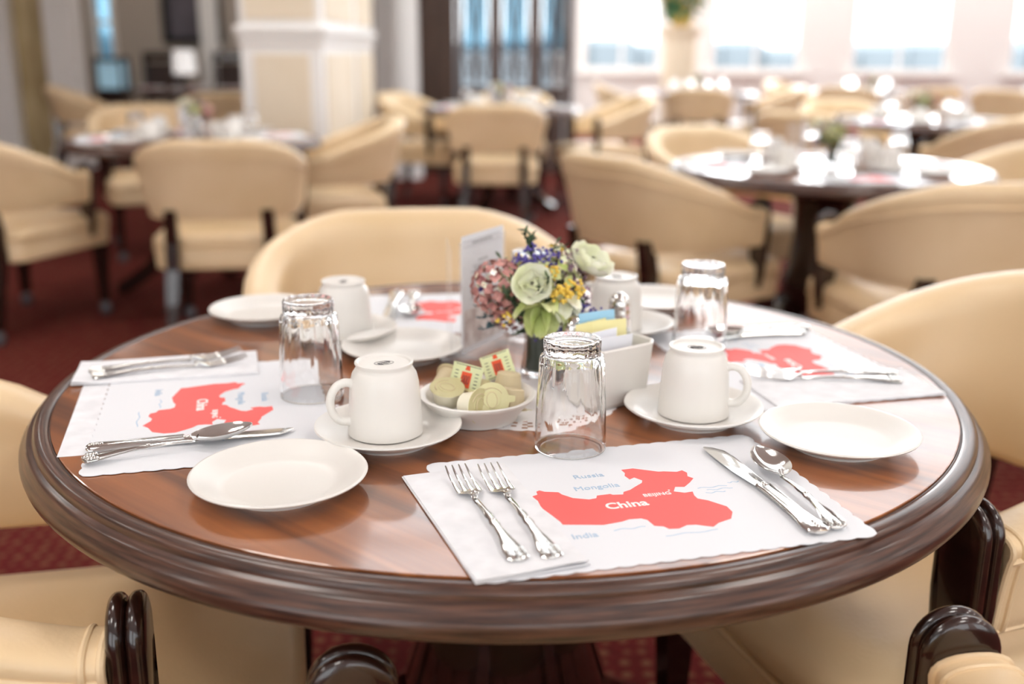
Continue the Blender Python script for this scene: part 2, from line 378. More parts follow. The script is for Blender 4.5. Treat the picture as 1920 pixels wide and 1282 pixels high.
for a, c in ((PYA+.1, PYA+1.12), (PYA+1.3, PYB-.1)):
    panel(0, 0, .28, 1.12, xx=PX1+.004, y0=a, y1=c); panel(0, 0, 1.30, 3.2, xx=PX1+.004, y0=a, y1=c)

# glazed dark wood doors in the partition
def glazed(name, x0, x1, cols):
    b = MB(); y = PY+.02; H0 = 2.9
    b.box((x0+.03, y, H0/2), (.06, .09, H0)); b.box((x1-.03, y, H0/2), (.06, .09, H0))
    for z, hh in ((.12, .24), (H0-.06, .12), (.78, .06)): b.box(((x0+x1)/2, y, z), (x1-x0-.12, .08, hh))
    wv = (x1-x0-.12)/cols
    for k in range(1, cols): b.box((x0+.06+wv*k, y, H0/2), (.035, .07, H0))
    o = struct(name, b, 'screenwood')
    for k in range(cols):
        xc = x0+.06+wv*(k+.5)
        g = MB(); g.box((xc, y+.01, 1.99), (wv-.035, .008, 1.72)); g.build('glass_pane', 'bluepane', o, smooth=False)
        g = MB(); g.box((xc, y+.01, .5), (wv-.035, .02, .5)); g.build('lower_panel', 'screenwood', o, smooth=False)
        g = MB()       # leaded tracery: an ogee that meets in a point
        hw = (wv-.035)/2
        for sgn in (-1, 1):
            pts = [(xc+sgn*hw*(1-.96*((1-cos(pi*t))/2)), y-.01, 1.16+.62*t) for t in [i/8 for i in range(9)]]
            g.tube(pts, .011, 4); pts = [(xc+sgn*hw*(1-.96*((1-cos(pi*t))/2)), y-.01, 1.16-.3*t) for t in [i/4 for i in range(5)]]; g.tube(pts, .011, 4)
        for zz in (.88, .98, 1.08, 1.17): g.box((xc, y-.01, zz), (2*hw, .014, .016))
        g.build('lead_tracery', 'screenwood', o)
    return o
glazed('door_1', -.54, -.17, 2); glazed('door_2', -.17, .20, 2); glazed('door_3', .20, .555, 2)
b = MB(); b.bbox((-.84, PY, 1.45), (.58, .12, 2.9), .01); o = struct('trim_4', b, 'brownpanel')
for z0, z1 in ((.2, 1.3), (1.42, 2.75)):
    g = MB(); g.bbox((-.84, PY-.065, (z0+z1)/2), (.44, .014, z1-z0), .005); g.build('raised_panel', 'brownpanel', o, smooth=False)

# ceiling lights
for i, (x, y) in enumerate(CEILING_LIGHTS):
    row = {-1.7: 'above the camera end', .2: 'over the nearest table row', 3.0: 'over the second table row', 5.8: 'over the third table row', 9.6: 'near the window wall'}[y]
    clm = {-4.4: 'far left', -1.4: 'left', 1.6: 'centre', 4.6: 'right', 7.4: 'far right'}[x]
    t = thing('ceiling_light', f'recessed square ceiling light, {clm} one of the row {row}', 'ceiling light', (x, y, CEIL-.03), 0, 'recessed square ceiling lights')
    g = MB(); s_ = .34
    for a in (-1, 1): g.box((a*s_, 0, 0), (.04, 2*s_+.04, .05)); g.box((0, a*s_, 0), (2*s_-.04, .04, .05))
    g.build('frame', 'white', t, smooth=False)
    g = MB(); g.box((0, 0, .012), (2*s_-.04, 2*s_-.04, .01)); g.build('diffuser', 'fixture', t, smooth=False)

# ------------------------------------------------------------------ chair
def smooth01(t): t = max(0, min(1, t)); return t*t*(3-2*t)
def band_path(n_=40):
    # plan of the wrap-round back: from right arm front, round the back, to left arm front (chair faces +y)
    pts = []; a, yf, yc, bk = .264, .133, -.07, -.295
    for i in range(n_+1):
        u = -1+2*i/n_
        if abs(u) > .62: t = (abs(u)-.62)/.38; x = a+.004*t; y = yc+(yf-yc)*t
        else:
            th = abs(u)/.62*pi/2; e_ = 2/2.6
            x = a*(sin(th)**e_); y = yc+(bk-yc)*(cos(th)**e_)
        pts.append((x if u > 0 else -x, y, abs(u)))
    return pts
def top_z(u, y):     # height of the band along its run
    
    if u < .16: return .828
    t = (u-.16)/.80
    t = min(1, t); return .646+.182*(.4*(.5+.5*cos(pi*t))+.6*(1-t))
def chair_proto():
    root = thing('dining_chair', 'x', 'chair')
    P_ = band_path()
    def ring(i, extra=0):
        x, y, u = P_[i]; a_ = P_[max(i-1, 0)]; c_ = P_[min(i+1, len(P_)-1)]
        t = Vector((c_[0]-a_[0], c_[1]-a_[1], 0)).normalized(); nrm = Vector((-t.y, t.x, 0))   # points inward
        if nrm.dot(Vector((-x, -.05-y, 0))) < 0: nrm = -nrm
        zt = top_z(u, y); zb = .522; lean = .06*smooth01((zt-.6)/.25)
        prof = []
        # (inward offset, height fraction)
        for q, hf in ((-.022, 0), (-.028, .06), (-.030, .4), (-.034, .75), (-.038, .86), (-.034, .94), (-.020, .99), (0, 1.0), (.020, .985), (.034, .93), (.036, .84), (.028, .66), (.034, .4), (.030, .1), (.014, 0)):
            z = zb+(zt-zb)*hf; off = -lean*(hf**1.2)
            prof.append((x+nrm.x*(q+off), y+nrm.y*(q+off), z))
        out = []
        for k in range(len(prof)):
            a2, c2 = Vector(prof[k]), Vector(prof[(k+1) % len(prof)])
            out += [tuple(a2*.75+c2*.25), tuple(a2*.25+c2*.75)]
        return out
    g = MB(); g.loft([ring(i) for i in range(len(P_))]); g.build('backrest', 'leather', root, angle=60)
    g = MB()         # welt along the outside below the roll
    g.tube([ring(i)[6] for i in range(len(P_))], .005, 6); g.tube([ring(i)[0] for i in range(len(P_))], .004, 5); g.build('piping', 'leather', root)
    for sx in (-1, 1):   # welted front end of the arm
        g = MB(); r_ = ring(0 if sx < 0 else len(P_)-1); g.tube(r_+[r_[0]], .0042, 8); g.tube([(p_[0], p_[1]-.016, p_[2]) for p_ in r_]+[(r_[0][0], r_[0][1]-.016, r_[0][2])], .0036, 8); g.build('arm_welt', 'leather', root)
    # arm posts: two reeds, rounded top
    for sx in (-1, 1):
        g = MB(); rings = []
        xc = sx*.266
        for k in range(21):
            uu = -1+2*k/20; f_ = .125+.010+.034*(uu+1)/2
            bul = .0105*sqrt(max(0, 1-((abs(uu)-.5)/.5)**2))
            rng = []; hw = .028
            zz = [(-1, .37, .35), (-1, .42, .62), (-1, .48, .85), (-1, .56, 1), (-1, .625, 1)]
            for s1, z, kf in zz: rng.append((xc-(hw*kf+bul), f_*1-(1-kf)*.02*uu, z))
            for q in range(0, 17):
                a = pi-pi*q/16; rng.append((xc+(hw+bul)*cos(a), f_, .642+(hw+bul)*sin(a)))
            for s1, z, kf in zz[::-1]: rng.append((xc+(hw*kf+bul), f_*1-(1-kf)*.02*uu, z))
            rings.append(rng)
        g.loft(rings); g.build('arm_post', 'darkwood', root, angle=50)
    # seat: upholstered block with a crowned cushion and welt
    def rr(hx, y0, y1, r, z, n_=6):
        out = []
        for cx_, cy_, a0 in ((hx-r, y1-r, 0), (-hx+r, y1-r, pi/2), (-hx+r, y0+r, pi), (hx-r, y0+r, 1.5*pi)):
            for k in range(n_+1): a = a0+pi/2*k/n_; out.append((cx_+r*cos(a), cy_+r*sin(a), z))
        return out
    g = MB(); g.loft([rr(.235, -.235, .275, .05, .315), rr(.262, -.25, .30, .06, .324), rr(.266, -.252, .303, .06, .39), rr(.262, -.248, .30, .06, .398)]); g.build('seat_base', 'leather', root, angle=50)
    g = MB(); g.loft([rr(.262, -.248, .300, .06, .399), rr(.270, -.252, .306, .06, .415), rr(.268, -.25, .304, .06, .44), rr(.252, -.24, .288, .06, .455), rr(.19, -.19, .22, .06, .466), rr(.10, -.10, .13, .05, .470)]); g.build('seat', 'leather', root, angle=70)
    g = MB(); q = rr(.268, -.252, .303, .06, .398); g.tube(q+[q[0]], .005, 6, cap=False); g.build('piping', 'leather', root)
    for sx in (-1, 1):
        g = MB(); g.loft([[(sx*.225+a*.5*s_, .245+c*.5*s_, z) for a, c in ((-1, -1), (1, -1), (1, 1), (-1, 1))] for z, s_ in ((.06, .032), (.2, .042), (.316, .052))]); lg = g.build('leg', 'darkwood', root, smooth=False)
        g = MB(); g.lathe([(.0, .0), (.018, .004), (.024, .02), (.022, .04), (.010, .058), (0, .06)], 12, (sx*.225, .245, 0)); g.build('caster', 'grey', lg)
        g = MB(); g.loft([[(sx*(.20-.02*t)+a*.5*s_, y+c*.5*s_, z) for a, c in ((-1, -1), (1, -1), (1, 1), (-1, 1))] for z, y, s_, t in ((.06, -.33, .034, 0), (.2, -.308, .042, .3), (.33, -.276, .050, .6), (.43, -.270, .050, .8), (.56, -.29, .044, 1))]); lg = g.build('leg', 'darkwood', root, smooth=False)
        g = MB(); g.lathe([(.0, .0), (.018, .004), (.024, .02), (.022, .04), (.010, .058), (0, .06)], 12, (sx*.20, -.335, 0)); g.build('caster', 'grey', lg)
    return root
chair0 = chair_proto(); _used = [False]
def put_chair(x, y, face, label, group):
    rz = face-pi/2
    if not _used[0]:
        _used[0] = True; chair0.location = (x, y, 0); chair0.rotation_euler = (0, 0, rz); tag(chair0, label, None, group); return chair0
    return dup(chair0, (x, y, 0), rz, label, group)
R_ = math.radians
NEAR = 'chairs at the nearest table'
put_chair(.160, -.656, pi/2+.130, 'cream leather armchair nearest the camera, only its two dark arm tops showing below the table', NEAR)
put_chair(-.545, -.228, .22, 'cream leather armchair at the left edge, tucked under the nearest table', NEAR)
put_chair(.578, .072, R_(199), 'cream leather armchair at the right edge, inner back showing behind the plates', NEAR)
put_chair(-.165, .575, R_(-82), 'cream leather armchair behind the flowers, back rising over the far edge of the nearest table', NEAR)

# ------------------------------------------------------------------ round table
def table_proto():
    root = thing('round_table', 'x', 'table')
    g = MB(); RV = .5456
    g.lathe([(0, .730), (RV-.002, .730), (RV, .735), (RV, .7495), (RV-.001, .750), (RV-.004, .750), (0, .750)], 128); g.build('tabletop', 'veneer', root, angle=10)
    g = MB()
    prof = [(RV+0.00036, .728), (RV+0.00036, .7475), (RV+0.00145, .7468), (RV+0.00291, .7488), (RV+0.00872, .7505), (RV+0.01380, .7495), (RV+0.01779, .7465), (RV+0.01888, .7435), (RV+0.01925, .7405), (RV+0.02106, .7395), (RV+0.02469, .7385), (RV+0.02724, .7355), (RV+0.02905, .731), (RV+0.03159, .7285), (RV+0.03414, .7245), (RV+0.03450, .719), (RV+0.03305, .713), (RV+0.02978, .7085), (RV+0.02469, .706), (RV+0.01888, .7065), (RV+0.01598, .711), (RV-.02, .712), (RV-.02, .728)]
    rings = [[(r*cos(2*pi*k/160), r*sin(2*pi*k/160), z) for k in range(160)] for r, z in prof]
    g.loft(rings, cap=False, loop=True); g.build('rim', 'rim', root, angle=50)
    g = MB(); g.lathe([(0, .69), (.28, .69), (.30, .70), (.30, .7119), (0, .7119)], 32)
    g.lathe([(.0, .22), (.10, .22), (.135, .25), (.14, .32), (.115, .40), (.105, .5), (.115, .62), (.15, .67), (.18, .69), (0, .69)], 32)
    g.build('pedestal', 'darkwood', root)
    for k in range(4):
        a = pi/4+k*pi/2+.25; g = MB(); path = [(.08, .27), (.18, .20), (.28, .11), (.37, .05), (.42, .03)]
        g.loft([[(r*cos(a)-s1*.032*sin(a), r*sin(a)+s1*.032*cos(a), max(0.001, z+s2*h)) for s1, s2 in ((-1, -1), (1, -1), (1, 1), (-1, 1))] for (r, z), h in zip(path, (.06, .05, .042, .036, .028))]); g.build('foot', 'darkwood', root, smooth=False)
    return root
table0 = table_proto(); tag(table0, 'large round walnut dining table in front, set for four with red map placemats', None, 'round dining tables')
TABLES = {'L': (-1.47, 3.62), 'M': (-.09, 6.45), 'R1': (1.16, 2.57), 'R2': (2.52, 5.3), 'C1': (1.85, 9.45), 'R3': (3.75, 10.1), 'R4': (5.35, 9.3), 'LF': (-3.3, 9.7)}
TN = {'L': 'left-hand table of the second row', 'M': 'table before the glazed doors', 'R1': 'right-hand table of the second row', 'R2': 'table behind the right-hand one', 'C1': 'far table by the tall plant stand', 'R3': 'far table under the middle windows', 'R4': 'far table under the right windows', 'LF': 'table by the back-left wall', 'LB': 'table between pillar and left columns'}
for k, (x, y) in TABLES.items():
    dup(table0, (x, y, 0), random.uniform(0, 1.5), 'round dark walnut pedestal table, the '+TN[k], 'round dining tables')
G2 = 'cream armchairs in the background'
def bgc(x, y, deg, label): put_chair(x, y, R_(deg), label, G2)
bgc(-1.15, 2.95, 98, 'cream armchair seen square from behind, at the near side of the left-hand table')
bgc(-2.11, 3.10, 70, 'cream armchair cut by the left edge, side towards the camera')
bgc(-.92, 3.98, 197, 'cream armchair at the right of the left-hand table, beside the pillar')
bgc(-2.05, 4.72, -65, 'cream armchair on the far side of the left-hand table, inner back showing')
bgc(-.1, 5.66, 88, 'cream armchair seen from behind in front of the table before the glazed doors')
bgc(-.64, 6.88, -25, 'cream armchair at the left of the table before the glazed doors')
bgc(.68, 6.75, 197, 'cream armchair at the right of the table before the glazed doors')
bgc(.0, 7.26, -90, 'cream armchair beyond the table before the glazed doors, inner back to the camera')
bgc(.57, 2.36, 35, 'cream armchair at the left of the right-hand table, outer side and seat in full view')
bgc(1.27, 1.81, 98, 'large cream armchair cut by the right edge, flat back turned to the camera')
bgc(.96, 3.22, -62, 'cream armchair at the far left of the right-hand table, inner back showing')
bgc(1.78, 2.68, 190, 'cream armchair at the right of the right-hand table, only its inner back showing')
bgc(1.82, 4.95, 45, 'cream armchair seen from behind between the two right-hand tables')
bgc(3.10, 5.35, 175, 'cream armchair at the right of the table behind the right-hand one')
bgc(2.62, 4.62, 110, 'cream armchair at the near side of the table behind the right-hand one')
bgc(2.35, 6.0, -80, 'cream armchair on the far side of the table behind the right-hand one')
bgc(1.20, 9.6, 0, 'cream armchair far back, left of the tall plant stand')
bgc(1.74, 8.78, 82, 'cream armchair far back, seen from behind below the tall plant stand')
bgc(2.50, 9.35, 178, 'cream armchair far back at the right of the table by the plant stand')
bgc(3.35, 9.35, 60, 'cream armchair far back at the near left of the middle window table')
bgc(4.05, 9.38, 100, 'cream armchair far back at the near right of the middle window table')
bgc(3.2, 10.7, -40, 'cream armchair far back at the far left of the middle window table')
bgc(4.72, 8.85, 45, 'cream armchair far back at the near left of the right window table')
bgc(5.6, 8.55, 110, 'cream armchair far back at the near right of the right window table')
bgc(6.02, 9.5, 185, 'cream armchair far back at the right of the right window table')
bgc(-3.66, 8.05, 15, 'cream armchair just right of the white column, at the back left')
bgc(-5.12, 10.05, 165, 'cream armchair far left, half behind the white columns')
bgc(-2.35, 7.05, 120, 'cream armchair against the left side of the pillar, seen from behind')

# ------------------------------------------------------------------ tableware prototypes
def loft_lens(g, st, seg=8, crown=1.0):
    # st: (along y, half width, z centre, half thickness, x centre)
    g.loft([[(xc+hw*cos(2*pi*k/seg), y, z+ht*sin(2*pi*k/seg)*crown) for k in range(seg)] for y, hw, z, ht, xc in st])
def handle_pts(y0, y1, neck=.0030, end=.0105):
    # ornate handle from neck (y0) to scalloped end (y1, lower y)
    L_ = y0-y1; st = []
    for t, hw, ht in ((0, neck, .0016), (.12, neck*.95, .0016), (.25, neck*1.0, .0017), (.34, neck*1.5, .002), (.40, neck*1.15, .0017), (.47, neck*1.65, .0020), (.53, neck*1.2, .0017), (.66, neck*1.7, .0018), (.78, neck*2.5, .0019), (.87, end*.92, .0019), (.92, end*.86, .0022), (.955, end, .0024), (.985, end*.75, .0022), (1.0, end*.25, .0012)):
        zz = .0022+.006*sin(pi*min(1, max(0, (1-t)*1.0)))*(.55 if t < .95 else .3)*(1-t*.4)
        st.append((y0-L_*t, hw, zz, ht, 0))
    return st
def ornament(g, y0, y1, end=.0105):
    L_ = y0-y1
    for t in (.88, .90, .93, .955):
        for sx in (-1, 0, 1):
            g.ball((sx*end*.62, y0-L_*t-(.003 if sx == 0 else 0), .0052), .0022, 8, 4, .6)
    for sx in (-1, 1):
        pts = [(sx*(.0016+.0045*smooth01((t-.5)/.4)), y0-L_*t, .0064-.0018*t) for t in [.45+.04*i for i in range(11)]]
        g.tube(pts, .0008, 5)
    g.ball((0, y0-L_*.42, .0066), .0024, 8, 4, .4)
def fork_proto():
    root = thing('fork', 'x', 'fork')
    g = MB(); st = handle_pts(.030, -.095)
    loft_lens(g, [(.036, .0032, .0070, .0014, 0)]+st); ornament(g, .030, -.095); g.build('handle', 'steel', root)
    g = MB(); loft_lens(g, [(.030, .0031, .0071, .0013, 0), (.037, .0055, .0060, .0010, 0), (.041, .0088, .0044, .0009, 0), (.046, .0114, .0030, .0008, 0), (.052, .0120, .0024, .0008, 0)], 10)
    g.build('shoulder', 'steel', root)
    for i in range(4):
        xc = (-1.5+i)*.0066; g = MB()
        loft_lens(g, [(.047, .0027, .0026, .0009, xc*1.0), (.060, .0021, .0030, .0010, xc), (.075, .0015, .0046, .0010, xc*1.02), (.088, .0012, .0072, .0009, xc*1.02), (.098, .0007, .0098, .0006, xc*1.0)], 6)
        g.build('tine', 'steel', root)
    return root
def spoon_proto():
    root = thing('spoon', 'x', 'spoon')
    g = MB(); loft_lens(g, [(.022, .0026, .0074, .0012, 0)]+handle_pts(.018, -.080, .0024, .0088)); ornament(g, .018, -.080, .0088); g.build('handle', 'steel', root)
    g = MB(); rings = []; N = 14; K = 12
    for side in (0, 1):
        pass
    top = []; bot = []
    for i in range(N+1):
        t = i/N; y = .016+.056*t; hw = .0165*(sin(pi*min(1, t*.94+.05))**.62)*(1.04-.14*t); dep = .0082*(sin(pi*(t*.9+.06))**.8)
        rt = []; rb = []
        for k in range(K+1):
            u = -1+2*k/K; base = .0078+.0022*t
            z = base-dep*(1-u*u)**1.0
            rt.append((hw*u, y, z)); rb.append((hw*u*1.0, y, z-.0011))
        top.append(rt); bot.append(rb)
    g.loft([t_+b_[::-1] for t_, b_ in zip(top, bot)]); g.build('bowl', 'steel', root, angle=80)
    root.scale = (1.12, 1.12, 1.12); return root
def knife_proto():
    root = thing('knife', 'x', 'knife')
    g = MB(); st = []
    for t, hw, ht in ((0, .0062, .0030), (.05, .0066, .0036), (.12, .0060, .0034), (.3, .0062, .0036), (.55, .0072, .0038), (.75, .0086, .0038), (.88, .0108, .0036), (.93, .0100, .0034), (.97, .0098, .0032), (1.0, .0050, .002)):
        st.append((.012-.105*t, hw, .0042, ht, 0))
    loft_lens(g, st, 12)
    for sx in (-1, 1): g.tube([(sx*.0035, .004-.09*i/8, .0078-.0002*i) for i in range(9)], .0009, 5)
    for t in (.03, .07, .86, .9, .94): g.ball((0, .012-.105*t, .0074), .0028, 8, 4, .5)
    g.build('handle', 'steel', root)
    g = MB(); loft_lens(g, [(.010, .0060, .0042, .0018, 0), (.022, .0068, .0040, .0013, -.0004), (.05, .0086, .0036, .0010, -.0012), (.085, .0092, .0034, .0009, -.0012), (.104, .0082, .0034, .0008, -.0022), (.113, .0052, .0034, .0007, -.0045), (.118, .0012, .0034, .0004, -.0075)], 8)
    g.build('blade', 'steel', root, angle=30)
    root.scale = (1.15, 1, 1.05); return root
def plate_proto():
    g = MB(); r = .084
    g.lathe([(0, .003), (.046, .003), (.048, .0), (.052, .0), (.053, .003), (.066, .0085), (.080, .0148), (r-.0008, .0162), (r, .0176), (r-.0012, .0190), (r-.003, .0188), (.074, .0156), (.062, .0100), (.056, .0072), (.050, .0062), (0, .0062)], 72)
    return g.build('bread_plate', 'china', angle=60)
def saucer_proto():
    g = MB(); r = .0787
    g.lathe([(0, .0028), (.040, .0028), (.042, 0), (.046, 0), (.047, .003), (.06, .0085), (.0745, .0152), (r, .0186), (r-.0006, .0202), (r-.003, .0199), (.068, .0150), (.054, .0088), (.046, .0060), (.0440, .0058), (.030, .0056), (0, .0056)], 72)
    return g.build('saucer', 'china', angle=60)
def cup_proto():
    root = thing('upturned_cup', 'x', 'cup')
    g = MB()
    g.lathe([(.0375, .0012), (.0390, .0), (.0405, .0008), (.0404, .0035), (.0392, .018), (.0380, .040), (.0368, .056), (.0345, .066), (.0312, .0712), (.0298, .0732), (.0298, .0752), (.0312, .0775), (.0310, .0792), (.0295, .0798), (.0278, .0792), (.0268, .0772), (.0, .0768)], 56)
    # inside wall
    g.lathe([(.0375, .0012), (.0365, .02), (.0350, .045), (.0325, .060), (.025, .0675), (0, .069)], 56)
    g.build('body', 'china', root, angle=50)
    g = MB(); pts = [(.0355, .058), (.043, .0600), (.0515, .0570), (.0580, .0475), (.0595, .036), (.0560, .0245), (.0480, .0165), (.0385, .0160)]
    P_ = []
    for i in range(len(pts)-1):
        for q in range(3):
            t = q/3; P_.append((pts[i][0]*(1-t)+pts[i+1][0]*t, 0, pts[i][1]*(1-t)+pts[i+1][1]*t))
    P_.append((pts[-1][0], 0, pts[-1][1]))
    for _ in range(2): P_ = [P_[0]]+[tuple((P_[i-1][k]+2*P_[i][k]+P_[i+1][k])/4 for k in range(3)) for i in range(1, len(P_)-1)]+[P_[-1]]
    g.tube(P_, [.0058]+[.0046]*(len(P_)-2)+[.0056], 10, flat=1.0); g.build('handle', 'china', root, angle=80)
    g = MB(); q = [(.0105*cos(a), .0062*sin(a), .0771) for a in [2*pi*i/24 for i in range(25)]]; g.tube(q, .00025, 4, cap=False)
    for k in range(3):
        q = [(-.007+.014*i/9, (-.0025+.0025*k)+.0012*sin(i*1.7+k*2)+.0035*(i/9-.5), .0771) for i in range(10)]; g.tube(q, .0003, 4)
    g.build('base_stamp', 'blackprint', root)
    return root
def tumbler_proto():
    def flute(r, z, a):
        if .050 < z < .1015 and r > .030:
            k = smooth01((z-.050)/.03)*smooth01((.1015-z)/.006); return r-.0036*k*(1-abs(sin(a*7)))**1.3
        if z > .1045 and r > .026: return r-.0012*(.5+.5*cos(a*18))
        return r
    g = MB()
    g.lathe([(0, .1172), (.020, .1172), (.0265, .1186), (.0290, .1190), (.0300, .1176), (.0302, .1150), (.0300, .1060), (.0296, .1030), (.0305, .1018), (.0328, .1000), (.0342, .0965), (.0346, .092), (.0350, .082), (.0355, .070), (.0360, .060), (.0364, .050), (.0370, .030), (.0376, .010), (.0379, .0012), (.0374, .0002), (.0366, .0004), (.0362, .0016), (.0359, .010), (.0352, .030), (.0345, .055), (.0336, .075), (.0322, .090), (.0300, .0975), (.0240, .1010), (.012, .1028), (0, .1032)], 96, fn=flute)
    o = g.build('drinking_glass', 'glass', angle=80); return o

RED = [(-.0841,.0358),(-.0801,.0316),(-.0677,.0273),(-.0661,.0217),(-.0585,.0114),(-.0448,.0047),(-.0373,.0058),(-.0348,.0113),(-.0212,.0118),(-.0197,.0094),(-.0098,.0078),(-.0073,.0133),(.0007,.0164),(.0074,.0218),(.0177,.0294),(.0202,.035),(.0152,.0436),(.0091,.04),(.0075,.0497),(.0103,.0562),(.0095,.0647),(.0221,.0655),(.0442,.0514),(.0493,.051),(.0616,.0467),(.0684,.0491),(.0707,.0422),(.0675,.0338),(.071,.0277),(.0636,.0193),(.054,.0105),(.0453,.0128),(.0396,.0029),(.0485,-.0025),(.057,-.0017),(.0547,-.0104),(.0548,-.0177),(.0625,-.0239),(.0736,-.0403),(.0734,-.0526),(.066,-.0651),(.0511,-.0705),(.0432,-.0767),(.036,-.0727),(.0298,-.069),(.0218,-.0679),(.0123,-.0726),(.0033,-.0712),(.0007,-.0654),(-.0068,-.0624),(-.0085,-.0495),(-.0126,-.0453),(-.0237,-.0444),(-.0318,-.0474),(-.05,-.0498),(-.0848,-.0406),(-.0852,-.0343),(-.0886,-.0199),(-.0932,-.0021),(-.0922,.0131),(-.0945,.0241),(-.0886,.0267),(-.0878,.0337)]
def mat_proto():
    root = thing('placemat', 'x', 'placemat')
    W, H_ = .1778, .127; out = []; sc = .0021
    def side(ax, ay, bx, by, n_):
        L_ = sqrt((bx-ax)**2+(by-ay)**2); nx, ny = (by-ay)/L_, -(bx-ax)/L_
        for i in range(n_*6):
            t = i/(n_*6); o_ = sc*(abs(sin(pi*t*n_))-.6); out.append((ax+(bx-ax)*t+nx*o_, ay+(by-ay)*t+ny*o_))
    c_ = .004
    side(-W+c_, -H_, W-c_, -H_, 19); side(W, -H_+c_, W, H_-c_, 13); side(W-c_, H_, -W+c_, H_, 19); side(-W, H_-c_, -W, -H_+c_, 13)
    g = MB(); g.prism(out, 0, .0006); g.build('paper', 'paper', root, smooth=False)
    g = MB(); g.prism(RED, .00061, .00075); g.build('printed_map', 'redprint', root, smooth=False, label='coral red printed country map')
    text('map_title', 'China', .0175, (-.0150, -.0150, .0009), 0, 'whiteprint', root, bold=.0004)
    text('map_city', 'BEIJING', .0085, (.0215, .0000, .0009), 0, 'whiteprint', root, bold=.0001)
    g = MB(); g.lathe([(0, .0008), (.0011, .0008), (.0011, .0010), (0, .0010)], 10, (.0360, .0062, 0)); g.build('city_dot', 'whiteprint', root)
    text('map_neighbour', 'Russia', .0125, (-.0275, .0575, .0008), 0, 'blueprint', root)
    text('map_neighbour', 'Mongolia', .0125, (-.0285, .0300, .0008), 0, 'blueprint', root)
    text('map_neighbour', 'India', .0125, (-.0730, -.0665, .0008), 0, 'blueprint', root)
    g = MB()
    for k, (x, y, wd) in enumerate(((.080, .004, .03), (.085, -.002, .026), (.078, -.008, .02), (.105, .010, .012), (.02, -.083, .05), (-.03, -.062, .03))):
        g.tube([(x-wd/2+wd*i/8, y+.0012*sin(i*1.3+k), .0007) for i in range(9)], .0006, 4, flat=.2)
    g.build('sea_lines', 'blueprint', root)
    return root
def napkin_proto():
    root = thing('napkin', 'x', 'napkin')
    for k, nm in enumerate(('lower_fold', 'upper_fold')):
        g = MB(); nx, ny = 6, 14; W, H_ = .051-.0012*k, .113-.001*k
        top = []
        for j in range(ny+1):
            row = []
            for i in range(nx+1):
                u = -1+2*i/nx; v = -1+2*j/ny
                lift = .0022*smooth01((-v-.75)/.25)*(.4+.6*smooth01((u+.2)/.8))*(k+.4)
                row.append((u*W*(1-.045*v*-1), v*H_, .0012*(k+1)+lift))
            top.append(row)
        vs = [p_ for r in top for p_ in r]; n1 = nx+1; vb = [(x, y, z-.0011) for x, y, z in vs]; nn = len(vs); fs = []
        for j in range(ny):
            for i in range(nx): a = j*n1+i; fs += [(a, a+1, a+n1+1, a+n1), (nn+a+n1, nn+a+n1+1, nn+a+1, nn+a)]
        edge = list(range(nx+1))+[j*n1+nx for j in range(1, ny+1)]+[ny*n1+i for i in range(nx-1, -1, -1)]+[j*n1 for j in range(ny-1, 0, -1)]
        for a, c in zip(edge, edge[1:]+edge[:1]): fs.append((c, a, nn+a, nn+c))
        g.add(vs+vb, fs); g.build(nm, 'napkin', root, angle=40)
    return root

T = .75
fork0, spoon0, knife0, plate0, saucer0, cup0, glass0, mat0, nap0 = fork_proto(), spoon_proto(), knife_proto(), plate_proto(), saucer_proto(), cup_proto(), tumbler_proto(), mat_proto(), napkin_proto()
for o, c in ((plate0, 'plate'), (saucer0, 'saucer'), (glass0, 'glass')): o['category'] = c
FIRST = {}
def put(proto, x, y, z, rz, label, group, tilt=None):
    if proto.name not in FIRST:
        FIRST[proto.name] = 1; o = proto; o.location = (x, y, z); o.rotation_euler = (0, 0, rz); o['label'] = label; o['group'] = group
    else: o = dup(proto, (x, y, z), rz, label, group)
    if tilt: o.rotation_euler = (tilt[0], tilt[1], rz)
    return o
MT = T+.0002
put(mat0, .1245, -.389, MT, .26, 'white scalloped paper placemat with red China map, nearest the camera', 'map placemats on the nearest table')
put(mat0, -.338, -.148, MT+.0006, .26-pi/2, 'white scalloped placemat with red map at the left of the nearest table', 'map placemats on the nearest table')
put(mat0, .366, .060, MT, .26+pi/2, 'white scalloped placemat with red map at the right of the nearest table', 'map placemats on the nearest table')
put(mat0, -.078, .325, MT, pi+.12, 'white placemat with red map at the far side of the nearest table, behind the menu', 'map placemats on the nearest table')
def fix_nap(o): return o
NZ = MT+.0008
put(nap0, -.012, -.437, NZ, .34, 'folded white napkin under the two front forks', 'folded napkins on the nearest table')
put(nap0, -.440, .004, NZ+.0006, .26-pi/2, 'folded white napkin under the forks at the left setting', 'folded napkins on the nearest table')
put(nap0, .418, -.058, NZ, .22+pi/2, 'folded white napkin under the forks at the right setting', 'folded napkins on the nearest table')
put(nap0, .068, .345, NZ, pi+.12, 'folded white napkin at the far setting, behind the flowers', 'folded napkins on the nearest table')
b = MB(); W = [(-.458, -.300), (-.430, -.293), (-.512, .005), (-.541, -.004)]; b.prism(W, T+.0001, T+.0004)
tag(b.build('paper_sheet', 'napkin', smooth=False), 'plain white paper sheet sticking out under the left placemat towards the chair', 'paper')
FZ = NZ+.0026
FG = 'forks on the nearest table'
def seg_place(proto, hx, hy, tx, ty, L0, L1, z, label, group, tilt=None):
    # handle end at (hx,hy), tip at (tx,ty); the mesh runs from -L0 to +L1 along y
    a = math.atan2(ty-hy, tx-hx); c_ = (hx+cos(a)*L0, hy+sin(a)*L0)
    return put(proto, c_[0], c_[1], z, a-pi/2, label, group, tilt)
seg_place(fork0, .015, -.527, -.049, -.341, .095, .098, FZ, 'silver fork with ornate handle, left of the two front forks', FG)
